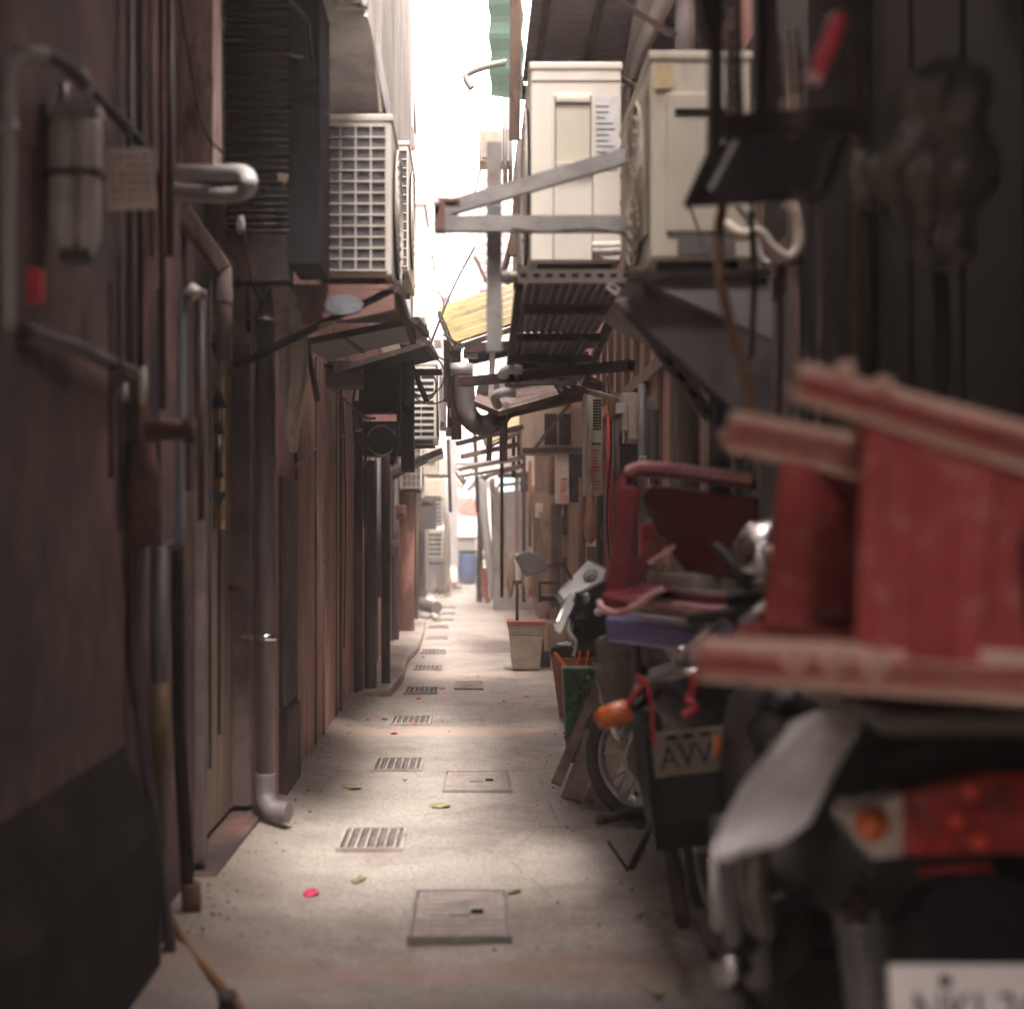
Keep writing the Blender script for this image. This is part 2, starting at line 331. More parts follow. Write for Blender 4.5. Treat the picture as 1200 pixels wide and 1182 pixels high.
def floor_mat():
    m_ = bpy.data.materials.new('alley_concrete'); m_.use_nodes = True
    nt = m_.node_tree; N = nt.nodes; L = nt.links; b = N['Principled BSDF']
    g = N.new('ShaderNodeNewGeometry'); sep = N.new('ShaderNodeSeparateXYZ'); L.new(g.outputs['Position'], sep.inputs[0])
    def noise(sc, det=8, ro=.65):
        n = N.new('ShaderNodeTexNoise'); n.inputs['Scale'].default_value = sc; n.inputs['Detail'].default_value = det
        n.inputs['Roughness'].default_value = ro; L.new(g.outputs['Position'], n.inputs['Vector']); return n.outputs['Fac']
    def ramp(f, a, b_, ca=(0,0,0,1), cb=(1,1,1,1)):
        r = N.new('ShaderNodeValToRGB'); r.color_ramp.elements[0].position = a; r.color_ramp.elements[1].position = b_
        r.color_ramp.elements[0].color = ca; r.color_ramp.elements[1].color = cb; L.new(f, r.inputs[0]); return r.outputs[0]
    def mix(f, a, c, bl='MIX'):
        x = N.new('ShaderNodeMix'); x.data_type = 'RGBA'; x.blend_type = bl
        if isinstance(f, float): x.inputs[0].default_value = f
        else: L.new(f, x.inputs[0])
        L.new(a, x.inputs[6])
        if isinstance(c, tuple): x.inputs[7].default_value = (*c, 1)
        else: L.new(c, x.inputs[7])
        return x.outputs[2]
    def math_(op, a, b_=None, c=None):
        x = N.new('ShaderNodeMath'); x.operation = op
        for i, v in enumerate((a, b_, c)):
            if v is None: continue
            if isinstance(v, (int, float)): x.inputs[i].default_value = v
            else: L.new(v, x.inputs[i])
        return x.outputs[0]
    base = ramp(noise(2.6), .3, .7, (.34, .295, .26, 1), (.55, .49, .435, 1))
    spk = ramp(noise(62, 4, .85), .44, .60)
    base = mix(math_('MULTIPLY', spk, .9), base, (.14, .108, .088))
    sp2 = ramp(noise(150, 3, .8), .5, .6)
    base = mix(math_('MULTIPLY', sp2, .6), base, (.56, .50, .44))
    fine = ramp(noise(34, 6, .8), .35, .7)
    base = mix(math_('MULTIPLY', fine, .38), base, (.50, .455, .40))
    dirt = ramp(noise(1.7, 10, .7), .50, .68)
    base = mix(math_('MULTIPLY', dirt, .6), base, (.16, .12, .095))
    d3 = ramp(noise(.8, 12, .75), .48, .62)
    base = mix(math_('MULTIPLY', d3, .45), base, (.20, .16, .135))
    # pale pour patches and reddish transverse joints
    wob = math_('MULTIPLY', math_('SUBTRACT', noise(3, 4), .5), .35)
    yy = math_('ADD', sep.outputs['Y'], wob)
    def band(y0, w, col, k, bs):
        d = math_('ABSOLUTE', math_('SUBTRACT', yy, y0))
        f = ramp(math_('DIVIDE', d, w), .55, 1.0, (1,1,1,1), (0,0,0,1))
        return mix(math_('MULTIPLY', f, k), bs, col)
    base = band(4.02, .15, (.36, .24, .20), .6, base)
    base = band(8.75, .22, (.47, .34, .27), .8, base)
    base = band(12.3, .3, (.46, .36, .29), .6, base)
    base = band(3.3, .62, (.15, .125, .115), .75, base)  # grey asphalt tone, darkened further to stand in for near shade
    # gutter stain along the left wall, deepened to stand in for shade
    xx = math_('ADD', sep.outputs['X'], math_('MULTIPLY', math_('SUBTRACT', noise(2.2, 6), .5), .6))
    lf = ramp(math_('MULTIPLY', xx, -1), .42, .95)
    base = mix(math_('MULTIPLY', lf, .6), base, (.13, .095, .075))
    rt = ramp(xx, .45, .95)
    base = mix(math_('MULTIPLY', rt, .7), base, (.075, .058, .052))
    wv = N.new('ShaderNodeTexVoronoi'); wv.feature = 'DISTANCE_TO_EDGE'; wv.inputs['Scale'].default_value = 1.1
    L.new(g.outputs['Position'], wv.inputs['Vector'])
    ck = ramp(wv.outputs['Distance'], .0, .005, (1,1,1,1), (0,0,0,1))
    base = mix(math_('MULTIPLY', ck, math_('MULTIPLY', ramp(noise(1.3), .5, .56), .7)), base, (.09, .07, .06))
    L.new(base, b.inputs['Base Color']); b.inputs['Roughness'].default_value = .78
    L.new(ramp(noise(2.0), .3, .7, (.5,.5,.5,1), (.9,.9,.9,1)), b.inputs['Roughness'])
    bp = N.new('ShaderNodeBump'); bp.inputs['Strength'].default_value = .55; bp.inputs['Distance'].default_value = .008
    L.new(math_('ADD', noise(60, 6, .8), math_('MULTIPLY', noise(8), 1.2)), bp.inputs['Height']); L.new(bp.outputs[0], b.inputs['Normal'])
    return m_
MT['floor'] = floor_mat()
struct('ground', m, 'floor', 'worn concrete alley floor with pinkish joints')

# pink-grey pour patches, thin sheets on the floor
def patch(pts, mt, name='concrete_patch', z=.018):
    q = [G(*p) for p in pts]; mm = MB()
    mm.add([(v.x, v.y, z) for v in q], [tuple(range(len(q)))]); return struct(name, mm, mt)
MT['patch'] = mat('pour_patch', (.44, .375, .33), (.34, .285, .25), 12, .8, bump=.5, stain=(.25, .2, .17), sscale=4, samt=.42)

# grates
GLAB = ['largest drain grate, beside the pink petal and nearest the camera', 'drain grate beside the smaller square cover, second from the camera',
 'third drain grate from the camera, with a pink petal lying on it', 'fourth drain grate from the camera, pink petal at its far side', 'fifth drain grate from the camera with petals about it',
 'sixth drain grate along the gutter line', 'seventh drain grate along the gutter line', 'eighth drain grate, level with the grey rubble by the left wall',
 'ninth drain grate, past the fallen white board', 'tenth drain grate, short of the dry twigs', 'eleventh and farthest drain grate of the row']
def grate_mb(p):
    f = MB(); b_ = MB(); w, d = GW/2, GD/2; z0, z1 = -.03, .016
    for a, c in (((-w,-d),(w,-d+.018)),((-w,d-.018),(w,d)),((-w,-d+.018),(-w+.016,d-.018)),((w-.016,-d+.018),(w,d-.018))):
        f.box((p.x+a[0],p.y+a[1],z0),(p.x+c[0],p.y+c[1],z1))
    for k in range(1, 7):
        x_ = p.x - w + GW*k/7; b_.box((x_-.0048, p.y-d+.018, z0), (x_+.0048, p.y+d-.018, z1-.003))
    for k in range(1, 9):
        y_ = p.y - d + GD*k/9; b_.box((p.x-w+.016, y_-.0022, z0-.012), (p.x+w-.016, y_+.0022, z1-.022))
    return f, b_
for p, lb in zip(gpos, GLAB):
    t = T('drain_grate', (p.x, p.y, 0), lb, 'drain grate', 'drain grates set in the gutter line')
    f, b_ = grate_mb(p); t.p('frame', f, 'lid'); t.p('bars', b_, 'lid')

# covers
def cover(x0, x1, y0, y1, lab, marks=True):
    t = T('inspection_cover', ((x0+x1)/2, (y0+y1)/2, 0), lab, 'inspection cover', 'square inspection covers')
    zt = .020
    a = MB(); w = .012
    for p, q in (((x0,y0),(x1,y0+w)),((x0,y1-w),(x1,y1)),((x0,y0+w),(x0+w,y1-w)),((x1-w,y0+w),(x1,y1-w))): a.box((*p, -.01), (*q, zt))
    t.p('frame', a, 'concrete')
    l = MB(); l.box((x0+w+.006, y0+w+.006, -.01), (x1-w-.006, y1-w-.006, zt-.003)); lid = t.p('lid', l, 'lid')
    g = MB(); n = 9
    for k in range(1, n):
        yy = y0 + (y1-y0)*k/n; g.box((x0+.04, yy-.003, zt-.004), (x1-.04, yy+.003, zt-.0015))
    for xx in (x0+.06, x1-.06): g.box((xx-.003, y0+.03, zt-.004), (xx+.003, y1-.03, zt+.0015))
    t.p('ribs', g, 'patch', lid)
    s_ = MB(); cx, cy = (x0+x1)/2, (y0+y1)/2
    s_.box((cx-.035, cy-.05, zt-.001), (cx+.03, cy+.05, zt+.004)); t.p('badge', s_, 'concrete', lid)
    hsl = MB(); hsl.box((x1-.13, cy-.02, zt-.001), (x1-.09, cy+.02, zt+.003)); t.p('key_hole', hsl, 'dark', lid)
a, b_ = G(473,1104), G(605,1048); cover(a.x+.01, b_.x-.03, a.y, b_.y, 'large square inspection cover in the floor, closest to the camera')
a, b_ = G(518,930), G(597,907); cover(a.x, b_.x, a.y, b_.y, 'smaller square cover beside the second drain grate')
a, b_ = G(532,809), G(566,801); cover(a.x, b_.x, a.y, b_.y, 'faint far square cover beyond the second one')

# petals and leaves
def petal(px, py, lab, kind='petal', s=.03):
    p = G(px, py); mm = MB(); n = 9; a0 = rnd.uniform(0, 6.28)
    top = []; 
    for k in range(n):
        a = a0 + 2*math.pi*k/n; r = s*(.75+.35*rnd.random())*(1 if kind=='petal' else (1.25 if k%4 else .6))
        top.append((p.x+r*math.cos(a), p.y+r*1.3*math.sin(a), fz(p.x,p.y)+.006+.012*rnd.random()))
    z0_ = fz(p.x,p.y)+(.016 if any(h[0]-.03 < p.x < h[1]+.03 and h[2]-.05 < p.y < h[3]+.05 for h in holes) else 0)
    vs = top + [(p.x, p.y, z0_+.004)] + [(x_, y_, z_-.003) for x_, y_, z_ in top] + [(p.x, p.y, z0_+.001)]
    fs = [(k, (k+1)%n, n) for k in range(n)] + [(n+1+(k+1)%n, n+1+k, 2*n+1) for k in range(n)] + [(k, n+1+k, n+1+(k+1)%n, (k+1)%n) for k in range(n)]
    mm.add(vs, fs, True)
    solo('fallen_petal' if kind=='petal' else 'fallen_leaf', mm, 'petal' if kind=='petal' else 'fallen', lab, 'petal' if kind=='petal' else 'leaf',
         'pink petals on the floor' if kind=='petal' else 'green leaves on the floor')
for px, py, lb, s_ in [(364,1049,'largest pink petal, nearest the camera, left of the big cover',.032),(462,861,'pink petal below the third drain grate',.026),
    (451,843,'pink petal just left of the third drain grate',.024),(482,848,'pink petal lying on the third drain grate',.022),
    (518,808,'pink petal right of the fourth drain grate',.028),(491,819,'pink petal just below the fourth drain grate',.022),
    (505,784,'pink petal lying on the fifth drain grate',.024),(496,771,'faint pink petal between two far grates',.022),
    (617,816,'pale pink petal alone below the potted stick',.024),(459,757,'pink petal on the raised kerb by the dark pipes',.026)]: petal(px, py, lb, 'petal', s_)
for px, py, lb, s_ in [(413,922,'yellow-green leaf left of the second grate',.042),(517,948,'pale yellow leaf below the smaller cover',.036),
    (420,1032,'green leaf between the largest grate and largest petal',.026),(602,1046,'green leaf touching the corner of the big cover',.026),
    (768,1168,'small green leaf at the bottom edge by the scooter',.026),(474,915,'brownish leaf speck under the second grate',.012)]: petal(px, py, lb, 'leaf', s_)
# brown hose from the left wall onto the floor
m = MB(); m.tube(bez([P(200,1075,4.15), G(222,1112,.04), G(255,1150,.03), G(290,1190,.03), G(315,1240,.03)]), .013, 10)
solo('garden_hose', m, 'orange_rust', 'thin brown hose snaking from the wall pipes onto the floor', 'hose')
m = MB(); m.cb(G(268,1171,.03), (.05,.06,.04), (.2,.1,.5)); solo('rubber_chock', m, 'rubber', 'small black rubber lump beside the brown hose', 'lump', bev=.01)

# ------------------------------------------------------------------ LEFT BUILDINGS
WL = -1.0
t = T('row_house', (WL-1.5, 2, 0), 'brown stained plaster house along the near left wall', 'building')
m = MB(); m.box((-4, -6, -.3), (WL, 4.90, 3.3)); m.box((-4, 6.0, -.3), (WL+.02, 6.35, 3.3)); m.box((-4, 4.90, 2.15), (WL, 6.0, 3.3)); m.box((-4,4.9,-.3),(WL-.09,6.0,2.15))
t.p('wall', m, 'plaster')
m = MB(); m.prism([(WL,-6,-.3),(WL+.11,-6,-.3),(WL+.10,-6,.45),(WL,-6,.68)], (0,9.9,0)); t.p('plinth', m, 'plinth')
m = MB(); m.box((-4, 4.7, 3.3), (-.42, 6.9, 3.46)); t.p('overhang', m, 'soffit', bev=.01)
m = MB(); m.box((-4, 4.8, 3.46), (-.46, 6.9, 9.0)); m.box((-4,-6,3.3),(-.62,4.7,8.0)); t.p('upper_wall', m, 'concrete')
m = MB()   # door leaf recessed
m.box((WL-.085, 4.98, .10), (WL-.045, 5.92, 2.1)); d = t.p('door', m, 'wood', bev=.004, label='brown door leaf set back in the wall')
m = MB(); m.box((WL-.085, 4.90, .1), (WL+.03, 4.98, 2.15)); m.box((WL-.085, 5.92, .1), (WL+.03, 6.0, 2.15)); m.box((WL-.085, 4.98, 2.1), (WL+.03, 5.92, 2.15)); t.p('frame', m, 'tarp', d, bev=.004)
m = MB(); m.box((WL-.09, 4.86, -.1), (WL+.085, 6.02, .075)); t.p('sill', m, 'plaster', d, bev=.008)
m = MB(); m.tube([(WL-.044,5.82,1.05),(WL-.0,5.82,1.05),(WL-.0,5.74,1.05)], .01, 8); t.p('handle', m, 'rust', d)

t = T('row_house', (WL-1.5, 12, 0), 'pinkish plaster house with panelled wall beyond the door', 'building')
m = MB(); m.box((-4, 6.35, -.3), (-.92, 18.4, 3.42)); t.p('wall', m, 'plaster_far')
m = MB(); m.box((-4, 6.9, 3.42), (-.50, 11.0, 7.4)); t.p('upper_wall', m, 'concrete')
m = MB(); m.box((-4, 11.0, 3.1), (-.60, 18.4, 7.0)); t.p('tower_wall', m, 'pale_wall', label='pale tiled upper storey')
m = MB()
for k, yy in enumerate((7.0, 7.9, 9.1, 9.35, 11.6, 12.0, 12.9)):
    m = MB(); m.box((-.92, yy, .02), (-.912+.008*(k%3==0), yy+.02+.03*(k%2), 2.3)); t.p('trim_strip', m, 'plaster')
m = MB(); m.box((-.92, 6.45, .45), (-.90, 6.95, 1.55)); m.box((-.92,6.45,.0),(-.88,6.95,.43)); t.p('hatch', m, 'plaster', label='rusty wall hatch')

t = T('row_house', (-2, 24, 0), 'washed-out pale house on the far left side', 'building')
m = MB(); m.box((-5, 18.4, -.3), (-.90, 34, 6.6)); t.p('wall', m, 'concrete')
m = MB(); m.box((-5, 18.4, 6.6), (-.8, 34, 6.75)); t.p('roof', m, 'concrete')
for k in range(5):
    m = MB(); m.box((-.9, 19.5+k*2.9, 2.6), (-.84, 21+k*2.9, 4.2)); t.p('window', m, 'glass')
# pale end building and the far street
t = T('apartment_building', (-2, 46, 0), 'white block closing the end of the alley', 'building')
m = MB(); m.box((-14, 44, 2.9), (-.45, 54, 12.6)); m.box((-14,44,-.3),(-2.2,54,2.9)); t.p('wall', m, 'pale_wall')
m = MB(); m.box((-14, 43.5, 12.6), (.1, 54, 12.95)); t.p('roof', m, 'pale_wall')
for k in range(3):
    for j in range(4): m = MB(); m.box((-4.2+k*1.3, 43.93, 3.6+j*2.3), (-3.4+k*1.3, 44, 5.0+j*2.3)); t.p('window', m, 'glass')
t = T('apartment_building', (4, 52, 0), 'lower pale tiled block far down the right side', 'building')
m = MB(); m.box((-.1, 47, 3.0), (12, 58, 10.4)); m.box((1.8,47,-.3),(12,58,3.0)); t.p('wall', m, 'pale_wall')
m = MB()
for j in range(9): m.box((-.06, 46.9, 3.4+j*.75), (1.3, 46.99, 3.55+j*.75))
t.p('louvre', m, 'concrete')
m = MB(); m.box((-30, 62, -.3), (30, 64, 7.0)); t = T('shop_building', (0, 62, 0), 'bright white shop wall across the far street', 'building'); t.p('wall', m, 'pale_wall')
m = MB(); m.box((-30, 61.7, 7.0), (30, 64, 7.3)); t.p('roof', m, 'concrete')

# kerb ledge beside the left wall
m = MB()
pts = [(-.9,10.2),(-.64,10.6),(-.60,11.6),(-.63,13),(-.58,14.6),(-.60,16.5),(-.66,18.6),(-.9,18.8)]
m.prism([(x_, y_, -.05) for x_, y_ in pts], (0,0,.125)); o = struct('kerb', m, 'floor', 'raised cement kerb at the foot of the left wall')
md = o.modifiers.new('bevel','BEVEL'); md.width=.03; md.segments=2; md.limit_method='ANGLE'

# ------------------------------------------------------------------ RIGHT BUILDINGS
t = T('row_house', (2.5, 1, 0), 'dark timber-clad house along the near right wall', 'building')
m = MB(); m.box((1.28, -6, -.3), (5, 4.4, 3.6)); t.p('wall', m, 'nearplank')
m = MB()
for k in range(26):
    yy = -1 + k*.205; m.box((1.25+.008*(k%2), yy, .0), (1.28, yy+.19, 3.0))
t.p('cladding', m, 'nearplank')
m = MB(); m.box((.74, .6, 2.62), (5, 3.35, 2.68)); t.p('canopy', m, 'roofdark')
m = MB(); m.box((.9, -6, 3.6), (5, 4.4, 8.0)); t.p('upper_wall', m, 'concrete')

t = T('row_house', (2.5, 8, 0), 'house with corrugated eaves behind the big air conditioners', 'building')
m = MB(); m.box((1.08, 4.4, -.3), (5, 13.5, 3.6)); t.p('wall', m, 'plaster_far')
m = MB(); m.box((.66, 6.75, 3.62), (5, 13.5, 6.4)); t.p('upper_wall', m, 'concrete')
m = MB(); m.corr((.24, 5.5, 3.5), (.24, 6.7, 3.5), (2.2, 5.5, 3.5), 14, .02, .006)
e = t.p('eaves', m, 'roofdark', label='dark corrugated eaves seen from below')
m = MB()
for x_ in (.3, .52, .74): m.bar((x_, 5.5, 3.46), (x_, 6.7, 3.46), .03, .03)
m.bar((.24, 6.7, 3.44), (1.1, 6.7, 3.44), .04, .06)
t.p('rafter', m, 'darkiron', e)
m = MB(); m.box((1.075, 4.385, -.29), (1.285, 5.9, 3.2)); t.p('boarding', m, 'nearplank', label='dark boarded corner of the house')
m = MB()
for k in range(14):
    yy = 4.5 + k*.55; m.box((1.045, yy, .05), (1.08, yy+.06, 2.9))
m.box((1.04,4.45,2.2),(1.08,12,2.28)); m.box((1.04,4.45,1.0),(1.079,12,1.06)); t.p('batten', m, 'wood')
m = MB()
for k in range(6):
    yy = 4.62 + k*1.1; m.box((1.06, yy, .2), (1.079, yy+.45, 2.1))
t.p('panel', m, 'shade_sheet')

t = T('row_house', (2.5, 20, 0), 'far right house with clutter along its foot', 'building')
m = MB(); m.box((.98, 13.5, -.3), (5, 22, 3.2)); m.box((.40, 23.6, -.3), (5, 30, 2.05)); t.p('wall', m, 'plaster_far')
m = MB(); m.box((.66, 13.5, 3.2), (5, 30, 5.6)); t.p('upper_wall', m, 'pale_wall')
m = MB(); m.box((.33, 22, -.3), (5, 23.6, 1.9)); t.p('pier', m, 'concrete', label='mottled concrete wall stub')
m = MB()
for k in range(9): m.box((.94, 13.6+k*.9, .0), (.979, 13.75+k*.9, 2.9))
t.p('batten', m, 'wood')
t = T('row_house', (3.5, 38, 0), 'pale house beyond the blue barrel on the right', 'building')
m = MB(); m.box((.62, 30, -.3), (6, 40, 6.0)); t.p('wall', m, 'pale_wall')
m = MB(); m.box((.5, 30, 6.0), (6, 40, 6.2)); t.p('roof', m, 'concrete')
m = MB(); m.box((.58, 31, 1.0), (.62, 33, 2.4)); t.p('window', m, 'glass')
# added roof, out of view, to block sky light; then the house behind
t = T('sky_block_sheet', (0, -1, 4.0), 'added unseen sheet roof blocking sky light over the near alley', 'canopy')
m = MB(); m.corr((-1.0, .5, 3.34), (.73, .5, 3.34), (-1.0, 3.5, 3.34), 12, .02, .006); t.p('sheet', m, 'roofdark')
m = MB(); m.bar((-1.0,3.4,3.29),(.9,3.4,3.29),.05); t.p('beam', m, 'darkiron')

t = T('row_house', (0, -7, 0), 'house closing the alley behind the photographer', 'building')
m = MB(); m.box((-4, -8, -.3), (4, -6.1, 5.2)); t.p('wall', m, 'plaster')
m = MB(); m.box((-.5,-6.1,0),(.5,-6.05,2.1)); t.p('door', m, 'wood')

# ------------------------------------------------------------------ AIR CONDITIONERS
MT['beige_shaded'] = mat('shaded_casing', (.46, .42, .375), (.38, .345, .30), 4, .55, bump=.05, stain=(.24, .19, .15), sscale=4, samt=.38, streak=2.5)  # casing colour lowered to stand in for shade under the overhang
def ac(x0, x1, y0, y1, z0, z1, lab, near='coil', side=1, m_='beige', rows=13, cols=4, slats=False, grid_col=None):
    """side=+1: fan side faces +X (left-wall unit), -1: faces -X. near face (towards -Y) 'coil' or 'panel'"""
    t = T('air_conditioner', ((x0+x1)/2, (y0+y1)/2, z0), lab, 'air conditioner', 'outdoor air conditioner units on the alley walls')
    h = z1-z0; w = x1-x0
    c = MB(); c.box((x0, y0, z0+.02), (x1, y1, z1-.018)); body = t.p('casing', c, m_, bev=.008)
    c = MB(); c.box((x0-.006, y0-.006, z1-.03), (x1+.006, y1+.006, z1)); t.p('lid', c, m_, bev=.006)
    for ya_ in (y0+.06, y1-.11): c = MB(); c.box((x0+.03, ya_, z0-.01), (x1-.03, ya_+.05, z0+.02)); t.p('foot', c, 'darkiron')
    fx = x1 if side > 0 else x0; s_ = side
    # fan side: disc recess, ring guard, slats
    yc = y0 + (y1-y0)*.4; r = min(h*.40, (y1-y0)*.34); zc = (z0+z1)/2
    MX = Matrix.Rotation(R(90), 4, 'Z')
    c = MB(); c.lathe([(.001, 0), (r, 0), (r, .006), (.001, .006)], (fx + s_*.003, yc, zc), 32, Matrix.Rotation(R(90*s_), 4, 'Y')); t.p('fan_opening', c, 'dark')
    c = MB()
    for q in range(1, 7): c.torus((fx+s_*.014, yc, zc), r*q/6, .0035, MX, 32, 6)
    for q in range(8):
        a = q*math.pi/4; c.bar((fx+s_*.014, yc, zc), (fx+s_*.014, yc+r*math.cos(a), zc+r*math.sin(a)), .005)
    t.p('fan_guard', c, m_)
    c = MB()
    for q in range(6): c.cb((fx+s_*.004, y1-.05, z0+.08+q*(h-.16)/5), (.006,.014,.014))
    t.p('screws', c, 'darkiron')
    if near == 'coil':
        b = w*.13; gx0, gx1, gz0, gz1 = x0+b, x1-b*.55, z0+h*.06, z1-h*.075
        c = MB(); c.box((gx0, y0-.004, gz0), (gx1, y0+.001, gz1)); co = t.p('coil', c, grid_col or 'coil')
        if not slats:
            f = MB(); nf = 52
            for k in range(nf):
                zz = gz0 + (gz1-gz0)*(k+.5)/nf; f.box((gx0, y0-.006, zz-.0012), (gx1, y0-.004, zz+.0012))
            t.p('fins', f, 'steel', co)
        g = MB()
        for k in range(rows+1):
            zz = gz0 + (gz1-gz0)*k/rows; hh = .003 if not slats else .010
            g.box((gx0-.004, y0-.014, zz-hh), (gx1+.004, y0-.005, zz+hh))
        for k in range(cols+1):
            xx = gx0 + (gx1-gx0)*k/cols; g.box((xx-.003, y0-.017, gz0), (xx+.003, y0-.009, gz1))
        t.p('grille', g, m_, co)
    return t, body
# big left unit
ac(P(370,0,5.45).x, P(459,0,5.45).x, 5.45, 6.25, P(0,329,5.45).z, P(0,134,5.45).z, 'beige air conditioner with gridded coil on the left wall, largest on that side', rows=13, cols=4, m_='beige_shaded')
# second left unit farther up the same wall
ac(-.56, -.30, 11.0, 11.8, P(0,518,11).z, P(0,424,11).z, 'white slatted air conditioner below the big left one, beside looping black cables', m_='white', rows=11, cols=2, slats=True)
ac(-.86, -.60, 15.9, 16.7, P(0,575,16).z, P(0,512,16).z+.0, 'small dim air conditioner under the grey sheet awning', m_='beige2', rows=7, cols=4)
ac(-1.0, -.62, 27.5, 28.3, P(0,679,28).z+.14, P(0,628,28).z+.14, 'lower air conditioner of the ground stack, by the blue barrel', m_='beige2', rows=8, cols=2, slats=True)
ac(-1.0, -.62, 27.5, 28.3, P(0,625,28).z+.16, P(0,575,28).z+.16, 'upper air conditioner of the ground stack, by the blue barrel', m_='white', rows=9, cols=2, slats=True)
ac(-.86, -.56, 12.6, 13.4, P(0,151,12.6).z, P(0,95,12.6).z, 'small washed-out air conditioner high up against the sky', m_='white', rows=10, cols=2, slats=True)
ac(-.52, -.40, 8.4, 9.3, P(0,322,8.4).z, P(0,165,8.4).z, 'slim pale air conditioner edge just behind the big left one', m_='white', rows=13, cols=2)
# right unit one: narrow side with pull handle towards us
z0, z1 = P(0,310,4.25).z, P(0,60,4.25).z; x0, x1 = P(762,0,4.25).x, P(880,0,4.25).x
t, body = ac(x0, x1, 4.25, 5.10, z0, z1, 'beige air conditioner nearest on the right, browned sticker on its side', near='panel', side=-1)
c = MB(); c.box((x0+.05, 4.240, z0+.10), (x1-.03, 4.25, z0+(z1-z0)*.80)); pn = t.p('service_panel', c, 'beige', bev=.004)
c = MB(); c.box((x0+.075, 4.236, z0+(z1-z0)*.695), (x1-.06, 4.2405, z0+(z1-z0)*.725)); t.p('pull_slot', c, 'dark', pn)
c = MB(); c.box((x0+.015, 4.243, z0+(z1-z0)*.82), (x0+.07, 4.2495, z1-.045)); t.p('sticker', c, 'oldsticker')
c = MB(); c.box((x0+.085, 4.235, z0+.03), (x1-.05, 4.2495, z0+.09)); t.p('valve_cover', c, 'shade_sheet')
c = MB(); c.box((x0-.0045, 4.30, z0+.10), (x0-.003, 5.0, z1-.10)); t.p('front_panel', c, 'woodpale', label='brown louvred fan side')
c = MB()
for k in range(30):
    zz = z0+.11+(z1-z0-.22)*k/30; c.box((x0-.012, 4.31, zz), (x0-.005, 4.99, zz+.006))
t.p('louvre', c, 'beige2')
# right unit two: large side panel with recessed handle and pale label
z0, z1 = P(0,312,5.4).z, P(0,73,5.4).z; x0, x1 = P(622,0,5.4).x, P(728,0,5.4).x
t, body = ac(x0, x1, 5.4, 6.35, z0, z1, 'tall beige air conditioner behind the steel arm, pale label on its side', near='panel', side=-1, m_='beige_lit')
h = z1-z0
c = MB(); c.box((x0+.085, 5.392, z0+h*.44), (x1-.115, 5.3995, z0+h*.845)); rc = t.p('service_panel', c, 'beige_lit', bev=.003)
c = MB(); c.box((x0+.10, 5.389, z0+h*.50), (x1-.125, 5.3915, z0+h*.81)); t.p('recess', c, 'beige2', rc)
c = MB(); c.box((x0+.094, 5.3885, z0+h*.48), (x0+.100, 5.3919, z0+h*.83)); c.box((x1-.125, 5.3885, z0+h*.48), (x1-.119, 5.3919, z0+h*.83)); c.box((x0+.1, 5.3885, z0+h*.785), (x1-.125, 5.3912, z0+h*.797)); t.p('recess_shade', c, 'shade_sheet', rc)  # dark strips colour in the shadow round the recess
c = MB(); c.box((x0+.098, 5.378, z0+h*.795), (x1-.123, 5.392, z0+h*.82)); c.box((x0+.098, 5.372, z0+h*.475), (x1-.12, 5.392, z0+h*.50)); t.p('handle_lip', c, 'beige', rc, bev=.003)
c = MB(); c.box((x1-.105, 5.397, z0+h*.47), (x1-.012, 5.3996, z0+h*.83)); t.p('rating_label', c, 'sticker')
c = MB()
for k in range(11): c.box((x1-.10, 5.395, z0+h*(.50+.028*k)), (x1-.10+.03+.045*rnd.random(), 5.397, z0+h*(.505+.028*k)))
t.p('rating_print', c, 'shade_sheet')
c = MB(); c.box((x0+.088, 5.396, z0+.02), (x0+.092, 5.3999, z0+h*.44)); c.box((x1-.115, 5.396, z0+.02), (x1-.111, 5.3999, z0+h*.48)); c.box((x0+.004, 5.396, z1-.075), (x1-.004, 5.3999, z1-.072)); t.p('seam', c, 'shade_sheet')
for (q, w_) in ((.16, 1), (.12, 1)):
    c = MB(); c.tube(bez([(x1-.11, 5.39, z0+h*q*.6), (x1-.03, 5.34, z0+h*q*.6-.01), (x1+.05, 5.36, z0+h*q*.6+.01)]), .018, 10); t.p('refrigerant_pipe', c, 'white')
# the pale perforated post beside it
m = MB(); a = P(606,162,6.6); b_ = P(621,310,6.6); m.box((a.x, 6.6, b_.z), (b_.x, 7.3, a.z))
t = T('air_conditioner', ((a.x+b_.x)/2, 6.6, b_.z), 'slim edge of a pale air conditioner behind the tall one', 'air conditioner', 'outdoor air conditioner units on the alley walls')
t.p('casing', m, 'white', bev=.005)
m = MB()
for k in range(9): m.cb(((a.x+b_.x)/2, 6.597, b_.z+.04+k*.065), (.008,.006,.012))
t.p('screws', m, 'darkiron')
# loose grit along the wall feet
m = MB(); r2 = random.Random(3)
for k in range(520):
    if r2.random() < .6: x_ = -.93+abs(r2.gauss(0,.10)); 
    elif r2.random() < .5: x_ = .55+r2.gauss(0,.15)
    else: x_ = r2.uniform(-.8,.7)
    y_ = 4.2+r2.random()**1.5*16; s_ = r2.uniform(.002,.006)*(1+.5*(r2.random()<.1)); z_ = fz(x_, y_)+s_*.3
    m.cb((x_,y_,z_), (s_*2,s_*1.6,s_), (r2.random()*3,r2.random()*3,r2.random()*3))
tag(mk('grit', m, 'wood'), 'loose brown grit and crumbs scattered over the alley floor', 'grit', kind='stuff')
